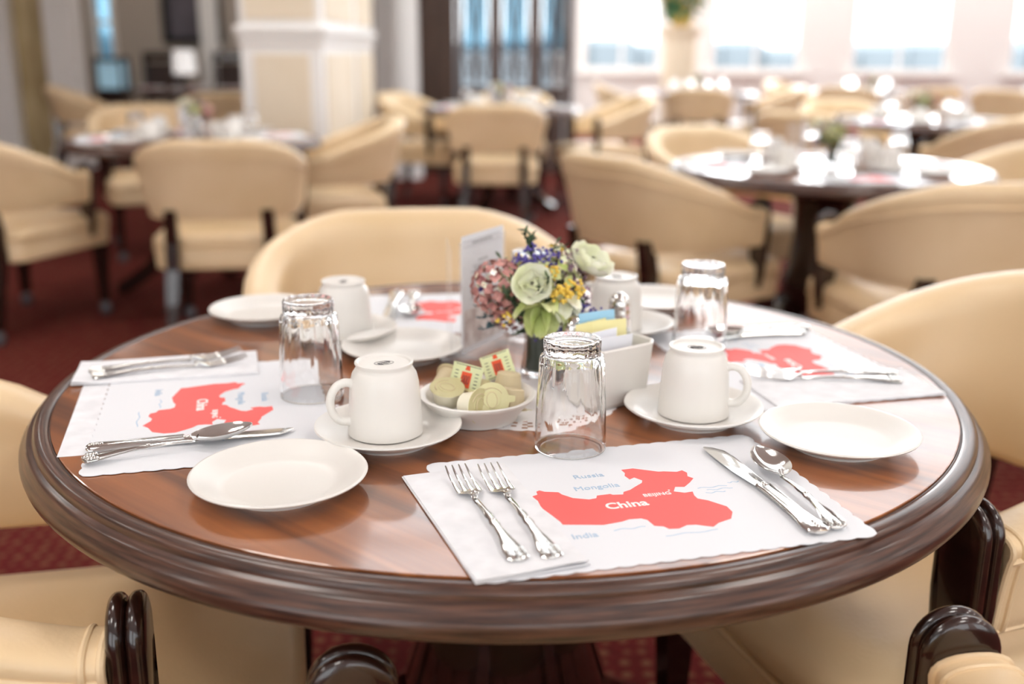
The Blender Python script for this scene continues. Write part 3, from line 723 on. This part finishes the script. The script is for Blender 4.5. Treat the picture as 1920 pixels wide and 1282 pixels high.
seg_place(fork0, .043, -.523, -.022, -.322, .095, .098, FZ, 'silver fork with ornate handle, right of the two front forks', FG)
seg_place(fork0, -.531, -.028, -.362, .060, .095, .098, FZ+.0006, 'silver fork at the left setting, farther of its pair', FG)
seg_place(fork0, -.520, -.048, -.343, .030, .095, .098, FZ+.0006, 'silver fork at the left setting, nearer of its pair', FG)
seg_place(fork0, .505, -.008, .337, -.006, .095, .098, FZ, 'silver fork at the right setting, farther of its pair', FG)
seg_place(fork0, .500, -.038, .352, -.028, .095, .098, FZ, 'silver fork at the right setting, nearer of its pair', FG)
seg_place(fork0, .075, .435, .085, .25, .095, .098, FZ, 'silver fork at the far setting, behind the flowers on the left', FG)
seg_place(fork0, .050, .430, .058, .25, .095, .098, FZ, 'silver fork at the far setting, nearest the menu holder', FG)
KZ = MT+.0008; KG = 'knives on the nearest table'; SG = 'spoons on the nearest table'
seg_place(knife0, .276, -.470, .218, -.268, .093, .118, KZ, 'silver table knife on the front placemat, beside the spoon', KG)
seg_place(spoon0, .292, -.452, .250, -.262, .080, .072, KZ+.0035, 'silver teaspoon lying against the knife on the front placemat', SG, (R_(1.2), 0))
seg_place(knife0, -.432, -.288, -.218, -.228, .093, .118, KZ+.0006, 'silver table knife at the left setting', KG)
seg_place(spoon0, -.413, -.320, -.258, -.245, .080, .072, KZ+.006, 'silver teaspoon crossing the knife at the left setting', SG, (R_(2), 0))
seg_place(knife0, .440, .200, .24, .150, .093, .118, KZ, 'silver table knife at the right setting', KG)
seg_place(spoon0, .445, .222, .30, .185, .080, .072, KZ+.001, 'silver teaspoon beside the knife at the right setting', SG)
seg_place(knife0, -.190, .445, -.185, .240, .093, .118, KZ, 'silver table knife at the far setting, left of the menu', KG)
seg_place(spoon0, -.160, .430, -.150, .23, .080, .072, KZ+.001, 'silver teaspoon at the far setting, left of the menu', SG)
PG = 'bread plates on the nearest table'
put(plate0, -.2138, -.3732, T, 0, 'white china bread plate at the front left, nearest the camera', PG)
put(plate0, .3568, -.2453, T, 0, 'white china bread plate at the right beside the front placemat', PG)
put(plate0, -.378, .280, T, 0, 'white china bread plate at the far left edge of the nearest table', PG)
put(plate0, .240, .370, T, 0, 'white china bread plate at the far right, behind the right-hand glass', PG)
put(plate0, -.142, .076, T, 0, 'white china plate between the left cup and the menu holder', PG)
SZ = T; CZ = T+.0066; SAG = 'saucers on the nearest table'; CG = 'upturned cups on the nearest table'
for x, y, a, lb, cx, cy in ((-.1247, -.2430, 3.5, 'front left', -.129, -.234), (.2136, -.1707, -.35, 'front right', .215, -.165), (-.238, .160, 1.4, 'far left', -.235, .165), (.168, .205, 2.6, 'far right', .160, .212)):
    o = put(saucer0, x, y, SZ, 0, f'white china saucer under the {lb} cup', SAG)
    if lb == 'front left': pass
    put(cup0, cx, cy, CZ, a, {'front left': 'white china cup upturned on the front left saucer, handle to the left', 'front right': 'white china cup upturned on the front right saucer, handle to the right', 'far left': 'white china cup upturned behind the left glass', 'far right': 'white china cup upturned behind the flowers at right'}[lb], CG)
GG = 'upturned glasses on the nearest table'
put(glass0, .069, -.262, T+.0012, 0, 'clear fluted glass upturned at the centre front, touching the front placemat', GG)
put(glass0, -.234, -.098, T+.0018, .1, 'clear fluted glass upturned at the left on the placemat corner', GG)
put(glass0, .272, .130, T+.0012, .1, 'clear fluted glass upturned at the right behind the front right cup', GG)
put(glass0, .035, .215, T+.0012, .1, 'clear fluted glass upturned behind the flowers', GG)

# ------------------------------------------------------------------ centrepiece
g = MB(); N = 96; RR = [.0, .03, .05, .070, .078, .083, .088, .093, .098, .103, .108]
vs = []; fs = []
for ri, r in enumerate(RR):
    for k in range(N):
        a = 2*pi*k/N; q = r+(.0025*abs(sin(a*16)) if ri == len(RR)-1 else 0); vs.append((q*cos(a), q*sin(a), .0))
for ri in range(len(RR)-1):
    for k in range(N):
        if ri in (5, 7) and k % 3 == 0: continue
        if ri in (4, 6, 8) and (k+1) % 4 == 0: continue
        k2 = (k+1) % N; fs.append((ri*N+k, ri*N+k2, (ri+1)*N+k2, (ri+1)*N+k))
g.add(vs, fs); o = g.build('doily', 'lace', smooth=False); md = o.modifiers.new('thickness', 'SOLIDIFY'); md.thickness = .0005; md.offset = 1
o.location = (.025, -.103, T+.0001); tag(o, 'round white lace doily under the centrepiece', 'doily')

# creamer bowl
g = MB(); r = .066
g.lathe([(0, .003), (.040, .003), (.042, 0), (.046, 0), (.047, .004), (.054, .013), (.062, .0225), (r, .0262), (r+.0004, .0282), (r-.002, .0292), (.058, .0262), (.050, .0185), (.042, .0085), (.034, .0065), (0, .0060)], 64)
o = g.build('creamer_bowl', 'china', angle=60); o.location = (-.032, -.168, T+.0007); tag(o, 'shallow white china bowl holding the creamer cups', 'bowl')
def creamer(kind):
    root = thing('creamer_cup', 'x', 'creamer')
    g = MB(); g.lathe([(0, 0), (.0120, 0), (.0135, .0012), (.0165, .0205), (.0192, .0212), (.0192, .0224), (0, .0224)], 28); g.build('cup', kind, root)
    g = MB(); g.lathe([(0, .0225), (.0196, .0225), (.0200, .0229), (.0196, .0233), (.010, .0231), (.0096, .0236), (.0, .0236)], 28); g.prism([(.017, -.005), (.0265, -.003), (.0265, .003), (.017, .005)], .0226, .0231)
    g.build('foil_lid', 'foil', root)
    g = MB(); q = [(.0135*cos(a), .0135*sin(a), .0234) for a in [.5+2.2*i/14 for i in range(15)]]; g.tube(q, .0006, 4); q = [(.006*cos(a), .009*sin(a), .0238) for a in [2*pi*i/16 for i in range(17)]]; g.tube(q, .0005, 4)
    g.build('lid_print', 'tan', root); return root
cr_t, cr_w = creamer('tan'), creamer('creamcup')
BZ = T+.0067
def pc(proto, x, y, z, rot, label):
    if proto.name not in FIRST: FIRST[proto.name] = 1; o = proto
    else: o = dup(proto, (0, 0, 0), 0)
    o.location = (x, y, z); o.rotation_euler = rot; o['label'] = label; o['group'] = 'creamer cups in the shallow bowl'
pc(cr_w, -.067, -.172, BZ+.010, (R_(12), R_(-12), 1.0), 'small cream-white creamer cup standing at the left of the bowl')
pc(cr_t, -.074, -.148, BZ+.020, (R_(-70), 0, -.5), 'olive foil-lidded creamer cup tipped up at the back left of the bowl')
pc(cr_w, -.046, -.196, BZ+.0175, (R_(82), R_(8), .9), 'cream-white creamer cup lying on its side at the front of the bowl')
pc(cr_t, -.020, -.181, BZ+.0165, (R_(68), 0, .25), 'tan creamer cup at the front with its printed foil lid turned to the camera')
pc(cr_t, .004, -.140, BZ+.038, (R_(172), R_(6), 0), 'tan creamer cup upside down on top of the pile')
pc(cr_t, .008, -.174, BZ+.030, (R_(170), R_(12), .4), 'tan creamer cup upside down at the right of the bowl')
pc(cr_t, -.034, -.150, BZ+.003, (R_(8), R_(5), 0), 'tan creamer cup buried in the middle of the bowl')
def jam(x, y, z, rot, label):
    root = thing('jam_packet', label, 'packet', (x, y, z), 0, 'jam packets in the shallow bowl'); root.rotation_euler = rot
    g = MB(); g.bbox((0, -.0, -.005), (.032, .026, .010), .003); g.build('tub', 'creamcup', root)
    g = MB(); g.bbox((0, 0, .0004), (.036, .030, .0008), .0003); g.build('lid', 'jam', root, smooth=False)
    g = MB(); g.prism([(-.006, -.012), (.006, -.012), (.006, .006), (-.006, .006)], .0009, .0011); g.prism([(-.003, .008), (.003, .008), (.002, .013), (-.002, .013)], .0009, .0011); g.build('label_print', 'orange', root, smooth=False)
    g = MB()
    for dx in (-.003, 0, .003):
        q = [(dx+.0011*cos(a), -.003+.005*sin(a), .0012) for a in [2*pi*i/12 for i in range(13)]]; g.tube(q, .0003, 4)
    for yy in (-.0133, .0133): g.box((0, yy, .0010), (.030, .0006, .0002))
    for k in range(5): g.box((-.012, -.010+.004*k, .0010), (.004, .0008, .0002)); g.box((.012, -.010+.004*k, .0010), (.004, .0008, .0002))
    g.build('label_letters', 'blackprint', root); return root
jam(-.045, -.160, BZ+.038, (R_(72), R_(10), -.25), 'pale green jam packet with orange label leaning upright in the bowl')
jam(-.010, -.118, BZ+.040, (R_(55), R_(-18), .1), 'pale green jam packet with orange print lying behind on the pile')

# sweetener holder
SR = .62
def octo(hx, hy, c_, z): return [(hx-c_, -hy, z), (hx, -hy+c_, z), (hx, hy-c_, z), (hx-c_, hy, z), (-hx+c_, hy, z), (-hx, hy-c_, z), (-hx, -hy+c_, z), (-hx+c_, -hy, z)]
g = MB(); g.loft([octo(.040, .030, .008, 0), octo(.044, .034, .010, .006), octo(.049, .039, .012, .068), octo(.050, .040, .013, .073), octo(.048, .038, .012, .075), octo(.046, .036, .011, .073), octo(.041, .031, .009, .01), octo(.030, .02, .008, .008)])
o = g.build('sweetener_holder', 'china', angle=25); o.location = (.119, -.105, T+.0007); o.rotation_euler = (0, 0, SR); tag(o, 'white china box with chamfered corners holding sweetener sachets', 'sachet holder')
def sachet(dx, dy, dz, m, tilt, rz, label):
    x = .119+dx*cos(SR)-dy*sin(SR); y = -.105+dx*sin(SR)+dy*cos(SR)
    root = thing('sweetener_sachet', label, 'sachet', (x, y, T+.009+dz), SR+rz, 'sachets in the white box'); root.rotation_euler = (tilt, 0, SR+rz)
    g = MB(); rings = []
    for i in range(9):
        z = .075*i/8; th = .0004+.0016*sin(pi*i/8); rings.append([(-.026, -th*.3, z), (-.013, -th, z), (.013, -th, z), (.026, -th*.3, z), (.026, th*.3, z), (.013, th, z), (-.013, th, z), (-.026, th*.3, z)])
    g.loft(rings); g.build('packet', m, root)
    g = MB()
    for k in range(2):
        q = [(-.012+.0027*i, -.0026, .056-.010*k+.002*sin(i*2.2+k)) for i in range(9)]; g.tube(q, .0006, 4)
    g.build('printed_mark', 'sprint', root)
for i, (dx, dy, dz, m, tl, rz, lb) in enumerate(((.010, .024, .018, 'sblue', -.12, -.1, 'light blue sachet at the back of the white box'), (-.006, .016, .010, 'syellow', -.08, .12, 'pale yellow sachet behind the others, left'), (.012, .010, .010, 'syellow', -.1, -.25, 'pale yellow sachet at the right of the box'), (-.010, .002, .004, 'swhite', .05, .1, 'white sachet with blue script in the middle of the box'), (-.002, -.010, .0, 'swhite', .1, -.08, 'white sachet at the front of the box'))):
    sachet(dx, dy, dz, m, tl, rz, lb)

# menu holder
mh = thing('menu_holder', 'clear acrylic stand holding an upright printed menu card', 'menu', (-.062, .062, T+.0007), 0)
ma = math.atan2(.105, .055)
def sheet(name, m, L_, h, th, a, z0, parent, off=0, x0=0):
    g = MB(); g.box((L_/2+x0, off, z0+h/2), (L_, th, h)); g.xf(Matrix.Rotation(a, 4, 'Z')); return g.build(name, m, parent, smooth=False)
sheet('acrylic_panel', 'acrylic', .122, .154, .0016, ma, .004, mh, -.0016); sheet('acrylic_panel', 'acrylic', .122, .154, .0016, ma, .004, mh, .0018)
sheet('acrylic_panel', 'acrylic', .09, .146, .002, R_(97), .004, mh, .013, -.004)
g = MB(); g.bbox((.063, .0, .002), (.124, .045, .004), .001); g.xf(Matrix.Rotation(ma, 4, 'Z')); g.build('base', 'acrylic', mh, smooth=False)
card = sheet('menu_card', 'paper', .116, .160, .0006, ma, .006, mh, .0001, .003)
def on_card(g, u, z, wd, h): g.box((u, -.0006+.0001, z), (wd, .0003, h))
g = MB(); random.seed(3)
on_card(g, .058, .158, .1, .0006); on_card(g, .058, .150, .1, .0006)
for i in range(7): on_card(g, .034+.008*i, .1540, .0055, .003)
for r_, (z, wd) in enumerate(((.128, .022), (.122, .05), (.118, .044), (.114, .058), (.108, .03), (.100, .052), (.096, .046), (.092, .05))):
    u = .058-wd/2
    while u < .058+wd/2: ww = random.uniform(.003, .008); on_card(g, u+ww/2, z, ww, .0014 if r_ else .0026); u += ww+.0018
g.xf(Matrix.Rotation(ma, 4, 'Z')); g.build('printed_lines', 'greyprint', mh, smooth=False)
g = MB(); on_card(g, .060, .038, .104, .052); g.xf(Matrix.Rotation(ma, 4, 'Z')); g.build('printed_picture', 'brownprint', mh, smooth=False)

# shakers
def shaker(x, y, m, label):
    t = thing('shaker', label, 'shaker', (x, y, T+.0007), 0, 'salt and pepper shakers')
    g = MB(); g.lathe([(0, 0), (.017, 0), (.019, .003), (.018, .03), (.0165, .055), (.0145, .062), (.0125, .062), (.0145, .055), (.016, .03), (.0165, .006), (0, .005)], 24, fn=lambda r, z, a: r-(.0008*(.5+.5*cos(a*10)) if r > .016 and .004 < z < .05 else 0)); g.build('glass_body', 'glass', t)
    g = MB(); g.lathe([(0, .0055), (.0160, .0065), (.0155, .03), (.0145, .042), (0, .043)], 20); g.build('filling', m, t)
    g = MB(); g.lathe([(.0152, .058), (.0158, .061), (.0155, .068), (.0148, .072), (.0155, .074), (.0148, .080), (.011, .088), (.005, .0925), (0, .0935)], 24, fn=lambda r, z, a: r-(.0006*(.5+.5*cos(a*16)) if z > .07 else 0)); g.build('metal_top', 'steel', t)
shaker(.083, -.060, 'napkin', 'small glass shaker with domed metal top behind the front glass')
shaker(.150, .066, 'grey', 'small glass shaker with domed metal top right of the flowers')

# flowers
fa = thing('flower_arrangement', 'small vase of cream, pink, violet and yellow flowers in the middle of the nearest table', 'flowers', (.042, .000, T+.0007), 0, 'flower arrangements on the tables')
g = MB(); g.lathe([(0, 0), (.022, 0), (.024, .003), (.021, .02), (.019, .045), (.022, .062), (.027, .070), (.025, .071), (.020, .062), (.0168, .045), (.0185, .02), (.020, .006), (0, .005)], 36); g.build('vase', 'glass', fa)
g = MB(); g.lathe([(0, .007), (.0182, .008), (.0168, .02), (.0155, .045), (.0175, .060), (0, .061)], 24); g.build('vase_filling', 'foam', fa)
def petal(g, base, direction, L_, W_, curl=.5, cup=.3, ny=5, nx=4, ruffle=0):
    d = Vector(direction).normalized(); up = Vector((0, 0, 1)) if abs(d.z) < .95 else Vector((0, 1, 0))
    s_ = d.cross(up).normalized(); n_ = s_.cross(d).normalized(); vs = []; B = Vector(base)
    for j in range(ny+1):
        v = j/ny; wv = W_*(sin(pi*(v*.82+.09))**.7); ang = curl*v*v
        c_ = B+d*(L_*v*cos(ang*.6))+n_*(L_*v*sin(ang*.6))
        for i in range(nx+1):
            u = -1+2*i/nx; vs.append(c_+s_*(wv*u)+n_*(cup*wv*u*u+ruffle*sin(u*7+v*5)*v))
    fs = [(j*(nx+1)+i, j*(nx+1)+i+1, (j+1)*(nx+1)+i+1, (j+1)*(nx+1)+i) for j in range(ny) for i in range(nx)]
    nn = len(vs); th = [v_-n_*.0004 for v_ in vs]; g.add(vs+th, fs+[tuple(nn+k for k in f[::-1]) for f in fs])
rnd = random.Random(11)
def rose(c_, axis, R0, m, n_=9, name='rose_bloom'):
    g = MB(); A = Vector(axis).normalized(); q = Vector((0, 0, 1)).rotation_difference(A).to_matrix().to_4x4(); st = 0
    for lay, (tilt, k, L_, W_) in enumerate(((.45, 3, .6, .5), (.95, 4, .85, .75), (1.35, 5, 1.05, .9))):
        for i in range(k):
            a = 2*pi*i/k+lay*.6; d = Vector((cos(a)*sin(tilt), sin(a)*sin(tilt), cos(tilt)))
            petal(g, Vector((cos(a), sin(a), 0))*R0*.12, d, R0*L_*1.25, R0*W_, curl=.75, cup=.3, ruffle=R0*.05)
    g.xf(Matrix.Translation(c_) @ q); return g.build(name, m, fa, angle=80)
# positions relative to the vase foot
rose((-.008, -.052, .127), (-.25, -1, .45), .0215, 'petalwhite')
rose((.058, .010, .136), (.45, -.3, .8), .0255, 'petalwhite')
def droopy(c_, dirs, L_, W_, m):
    g = MB()
    for d in dirs: petal(g, c_, d, L_, W_, curl=-.7, cup=.5, ruffle=.003)
    g.build('lily_bloom', m, fa, angle=80)
droopy((.002, -.045, .100), [(-.5, -.4, -.5), (-.1, -.7, -.6), (.35, -.5, -.5), (.7, -.3, -.1), (.2, -.6, .3), (-.75, -.3, .1)], .040, .013, 'petalgreen')
droopy((.025, -.040, .104), [(.6, -.5, .2), (.8, -.3, -.3), (.1, -.8, -.3), (.3, -.4, -.8)], .030, .012, 'petalwhite')
def florets(c_, R0, m, n_, name, sq=(1, .8, 1)):
    g = MB()
    for i in range(n_):
        z = 1-2*(i+.5)/n_; a = i*2.399; r = sqrt(max(0, 1-z*z)); nrm = Vector((r*cos(a), r*sin(a), z)); p_ = Vector(c_)+Vector((nrm.x*sq[0], nrm.y*sq[1], nrm.z*sq[2]))*R0
        t1 = nrm.cross(Vector((.1, .3, 1))).normalized(); t2 = nrm.cross(t1); off = rnd.random()*2
        for k in range(4):
            aa = off+k*pi/2; d = (t1*cos(aa)+t2*sin(aa)+nrm*.35).normalized(); sd = nrm.cross(d).normalized(); L_ = R0*.27
            g.add([p_, p_+d*L_*.5+sd*L_*.45, p_+d*L_, p_+d*L_*.5-sd*L_*.45, p_-nrm*.0006+d*L_*.5], [(0, 1, 2, 3), (0, 4, 1), (1, 4, 2), (2, 4, 3), (3, 4, 0)])
    return g.build(name, m, fa, smooth=False, kind='stuff')
florets((-.052, -.020, .118), .033, 'pink', 64, 'hydrangea_cluster'); florets((-.040, -.015, .085), .022, 'pink', 36, 'hydrangea_cluster')
florets((.040, .010, .138), .022, 'mauve', 36, 'hydrangea_cluster'); florets((.045, -.020, .108), .018, 'mauve', 26, 'hydrangea_cluster')
florets((.000, -.005, .118), .040, 'petalgreen', 50, 'filler_florets', (1.25, .8, .8)); florets((.020, .008, .145), .022, 'petalwhite', 30, 'filler_florets')
florets((.030, -.010, .098), .026, 'leaf', 50, 'filler_leaves'); florets((-.020, -.012, .100), .028, 'leaf', 50, 'filler_leaves'); florets((-.060, -.030, .128), .020, 'petalwhite', 14, 'filler_florets')
def berries(c_, R0, m, n_, r, name):
    g = MB()
    for i in range(n_):
        d = Vector((rnd.gauss(0, 1), rnd.gauss(0, 1), rnd.gauss(0, 1))).normalized()*R0*rnd.uniform(.5, 1); g.ball((c_[0]+d.x, c_[1]+d.y, c_[2]+d.z), r*rnd.uniform(.8, 1.15), 6, 4)
    g.build(name, m, fa)
for c_, R0, n_ in (((-.008, -.010, .155), .018, 60), ((-.024, -.014, .147), .014, 36), ((.014, -.010, .152), .014, 36), ((.050, -.040, .092), .016, 44), ((.070, -.036, .080), .018, 60), ((.030, -.045, .070), .012, 22), ((.000, -.030, .062), .012, 18), ((-.072, -.005, .112), .008, 8)):
    berries(c_, R0, 'purple', n_, .0021, 'violet_berry_spray')
for c_, R0, n_ in (((.024, -.058, .116), .016, 44), ((.040, -.052, .124), .014, 34), ((.012, -.030, .140), .012, 16), ((.020, .010, .160), .012, 14), ((-.022, .010, .148), .010, 9), ((-.046, -.040, .082), .010, 12), ((.000, -.034, .066), .009, 10)):
    berries(c_, R0, 'yellow', n_, .0023, 'yellow_berry_spray')
def sprig(p0, p1, m, n_=14, L_=.007):
    g = MB(); A = Vector(p0); B = Vector(p1); g.tube([A, (A+B)/2+Vector((0, 0, .002)), B], .0008, 5)
    for i in range(n_):
        t = .35+.65*i/(n_-1); p_ = A+(B-A)*t; d = Vector((rnd.uniform(-1, 1), rnd.uniform(-1, 1), rnd.uniform(-.2, .9))).normalized(); petal(g, p_, d, L_, L_*.28, .3, .3, 2, 2)
    g.build('leaf_sprig', m, fa)
for p0, p1, m in (((-.01, 0, .14), (-.021, .0, .188), 'leaf'), ((-.01, 0, .14), (-.012, .006, .180), 'leaf'), ((.005, -.045, .10), (.008, -.062, .140), 'leaf'), ((0, -.04, .1), (-.002, -.064, .125), 'leaf'), ((-.02, -.03, .08), (-.045, -.055, .120), 'leaf'), ((-.03, -.02, .08), (-.035, -.050, .134), 'leaf'), ((0, 0, .12), (.020, .0, .172), 'leaf'), ((-.02, 0, .08), (-.078, -.010, .076), 'blueleaf'), ((-.02, 0, .07), (-.072, -.016, .062), 'blueleaf'), ((-.03, 0, .09), (-.080, -.006, .090), 'leaf'), ((.02, 0, .08), (.060, -.030, .070), 'leaf'), ((.02, -.02, .08), (.045, -.045, .100), 'leaf'), ((0, -.01, .06), (-.030, -.030, .060), 'leaf'), ((0, 0, .06), (.010, -.035, .058), 'leaf'), ((0, .0, .1), (-.052, .01, .15), 'leaf'), ((0, .0, .1), (.030, .01, .165), 'leaf')):
    sprig(p0, p1, m, 18, .009)
g = MB()
for k in range(26):
    a = k*2.4; q = Vector((cos(a)*.045, sin(a)*.03-.01, .10+.02*sin(k*1.9))); g.tube([(0+.008*cos(a), .008*sin(a), .02), tuple(Vector((.012*cos(a), .012*sin(a), .066))), tuple(q)], .0009, 4)
g.build('stems', 'stem', fa)

# ------------------------------------------------------------------ background settings
bpy.context.view_layer.update()
def setting(key, full, n0):
    tx, ty = TABLES[key]; nm = TN[key]
    for k, (sd, a) in enumerate((('near', -pi/2+.26), ('right', .26), ('far', pi/2+.26), ('left', pi+.26))):
        a += n0; fx, fy = -cos(a), -sin(a); rx, ry = fy, -fx    # facing the centre; right-hand direction
        P_ = lambda u, v: (tx+rx*u+fx*v, ty+ry*u+fy*v)
        rz = a+pi/2
        x, y = P_(0, -.385); put(mat0, x, y, MT, rz, f'white placemat with red map on the {nm}, {sd} place', 'map placemats in the background')
        x, y = P_(-.125, -.385); put(nap0, x, y, NZ, rz, f'folded white napkin on the {nm}, {sd} place', 'napkins in the background')
        if full:
            x, y = P_(.145, -.20); put(saucer0, x, y, T, 0, f'white saucer on the {nm}, {sd} place', 'saucers in the background')
            put(cup0, x, y, CZ, a, f'white upturned cup on the {nm}, {sd} place', 'upturned cups in the background')
            x, y = P_(-.02, -.25); put(glass0, x, y, T+.0012, 0, f'clear upturned glass on the {nm}, {sd} place', 'upturned glasses in the background')
            x, y = P_(.26, -.31); put(plate0, x, y, T, 0, f'white bread plate on the {nm}, {sd} place', 'plates in the background')
            for q in (0, 1):
                x, y = P_(-.139+.028*q, -.39); put(fork0, x, y, FZ, rz, f'silver fork on the {nm}, {sd} place, {"inner" if q else "outer"} one', 'forks in the background')
for key, full, n0 in (('L', True, .1), ('M', True, .05), ('R1', True, -.2), ('R2', True, .3), ('C1', True, 0), ('R3', True, .2), ('R4', True, .4), ('LF', False, 0)):
    setting(key, full, n0)
    tx, ty = TABLES[key]
    if key != 'LF': dup(fa, (tx+.01, ty, T), random.uniform(0, 3), f'small vase of mixed flowers on the {TN[key]}', 'flower arrangements on the tables')
    if key in ('L', 'M', 'R1', 'R2'):
        dup(mh, (tx-.08, ty+.05, T), random.uniform(-.3, .3), f'clear menu stand on the {TN[key]}', 'menu stands in the background')
        h_ = bpy.data.objects['sweetener_holder']; dup(h_, (tx+.125, ty-.065, T), .5, f'white china sachet box on the {TN[key]}', 'sachet boxes in the background')

# ------------------------------------------------------------------ far furniture
t = thing('table_lamp', 'small table lamp with white drum shade on the table by the back-left wall', 'lamp', (-3.32, 9.62, T)); t.scale = (.78, .78, .92)
g = MB(); g.lathe([(0, 0), (.07, 0), (.075, .01), (.03, .03), (.015, .06), (.03, .1), (.015, .14), (.008, .2), (0, .2)], 20); g.build('base', 'darkwood', t)
g = MB(); g.lathe([(.12, .15), (.145, .15), (.13, .40), (.125, .40), (.14, .152)], 28); g.build('lamp_shade', 'shade', t)
def dark_chair(x, y, rz, label):
    t = thing('wooden_side_chair', label, 'chair', (x, y, 0), rz, 'dark side chairs at the back')
    g = MB(); g.bbox((0, 0, .44), (.46, .44, .08), .02); g.build('seat', 'darkfab', t)
    for sx in (-1, 1):
        for sy in (-1, 1):
            g = MB(); g.box((sx*.19, sy*.18, .2), (.04, .04, .4)); g.build('leg', 'darkwood', t, smooth=False)
    g = MB()
    for sx in (-1, 1): g.box((sx*.21, -.21, .78), (.04, .035, .62))
    g.bbox((0, -.21, 1.05), (.42, .04, .09), .015); g.build('back_frame', 'darkwood', t, smooth=False)
    g = MB(); g.bbox((0, -.205, .78), (.36, .05, .4), .02); g.build('back_cushion', 'darkfab', t)
dark_chair(-3.95, 10.5, 2.9, 'dark upholstered side chair under the picture, left one'); dark_chair(-3.15, 10.8, 3.3, 'dark upholstered side chair under the picture, right one')
t = thing('wall_picture', 'dark framed picture hanging on the back-left wall', 'picture', (-3.76, LW-.03, 1.74)); t.scale = (1.22, 1, 1)
g = MB()
for sx in (-1, 1): g.box((sx*.25, 0, 0), (.07, .05, 1.1))
for sz in (-1, 1): g.box((0, 0, sz*.515), (.43, .05, .07))
g.build('frame', 'black', t, smooth=False); g = MB(); g.box((0, .005, 0), (.43, .015, .96)); g.build('canvas', 'picture', t, smooth=False)
t = thing('glass_case', 'small dark-framed case with pale blue glass under the narrow blue window', 'case', (-4.42, 10.6, 0)); t.scale = (.85, .85, 1)
g = MB(); g.bbox((0, 0, .33), (.34, .3, .66), .01); g.build('stand', 'darkwood', t, smooth=False)
g = MB(); g.bbox((0, -.001, .68), (.36, .32, .04), .005); g.bbox((0, 0, 1.02), (.36, .32, .05), .005)
for sx in (-1, 1):
    for sy in (-1, 1): g.box((sx*.165, sy*.145, .85), (.03, .03, .32))
g.build('frame', 'darkwood', t, smooth=False); g = MB(); g.box((0, 0, .85), (.29, .25, .29)); g.build('glass_body', 'bluescreen', t, smooth=False)
# plant stand
t = thing('plant_stand', 'tall beige fluted plant stand in front of the window wall', 'plant stand', (1.84, 10.7, 0))
g = MB(); g.lathe([(0, 0), (.27, 0), (.27, .08), (.2, .14), (.19, 1.28), (.24, 1.34), (.24, 1.40), (0, 1.40)], 40, fn=lambda r, z, a: r-(.012*(.5+.5*cos(a*14)) if .14 < z < 1.28 else 0)); g.build('shaft', 'cream', t)
t = thing('potted_plant', 'round leafy green plant with golden blooms on the tall plant stand', 'plant', (1.84, 10.7, 1.4005))
g = MB(); g.lathe([(0, 0), (.1, 0), (.14, .12), (.15, .14), (.13, .14), (0, .12)], 24); g.build('pot', 'plantgold', t)
g = MB(); rnd = random.Random(5)
for i in range(420):
    d = Vector((rnd.gauss(0, 1), rnd.gauss(0, 1), rnd.gauss(0, .9))).normalized(); c_ = Vector((0, 0, .32))+d*rnd.uniform(.08, .24); petal(g, c_, d+Vector((rnd.uniform(-.6, .6), rnd.uniform(-.6, .6), .2)), .10, .028, -.6, .3, 3, 2)
g.build('foliage', 'plantgreen', t, kind='stuff')
g = MB()
for i in range(60):
    d = Vector((rnd.gauss(0, 1), rnd.gauss(0, 1), rnd.gauss(0, .8))).normalized(); c_ = Vector((0, 0, .34))+d*.25; g.ball(c_, .028, 6, 4)
g.build('blooms', 'plantgold', t, kind='stuff')
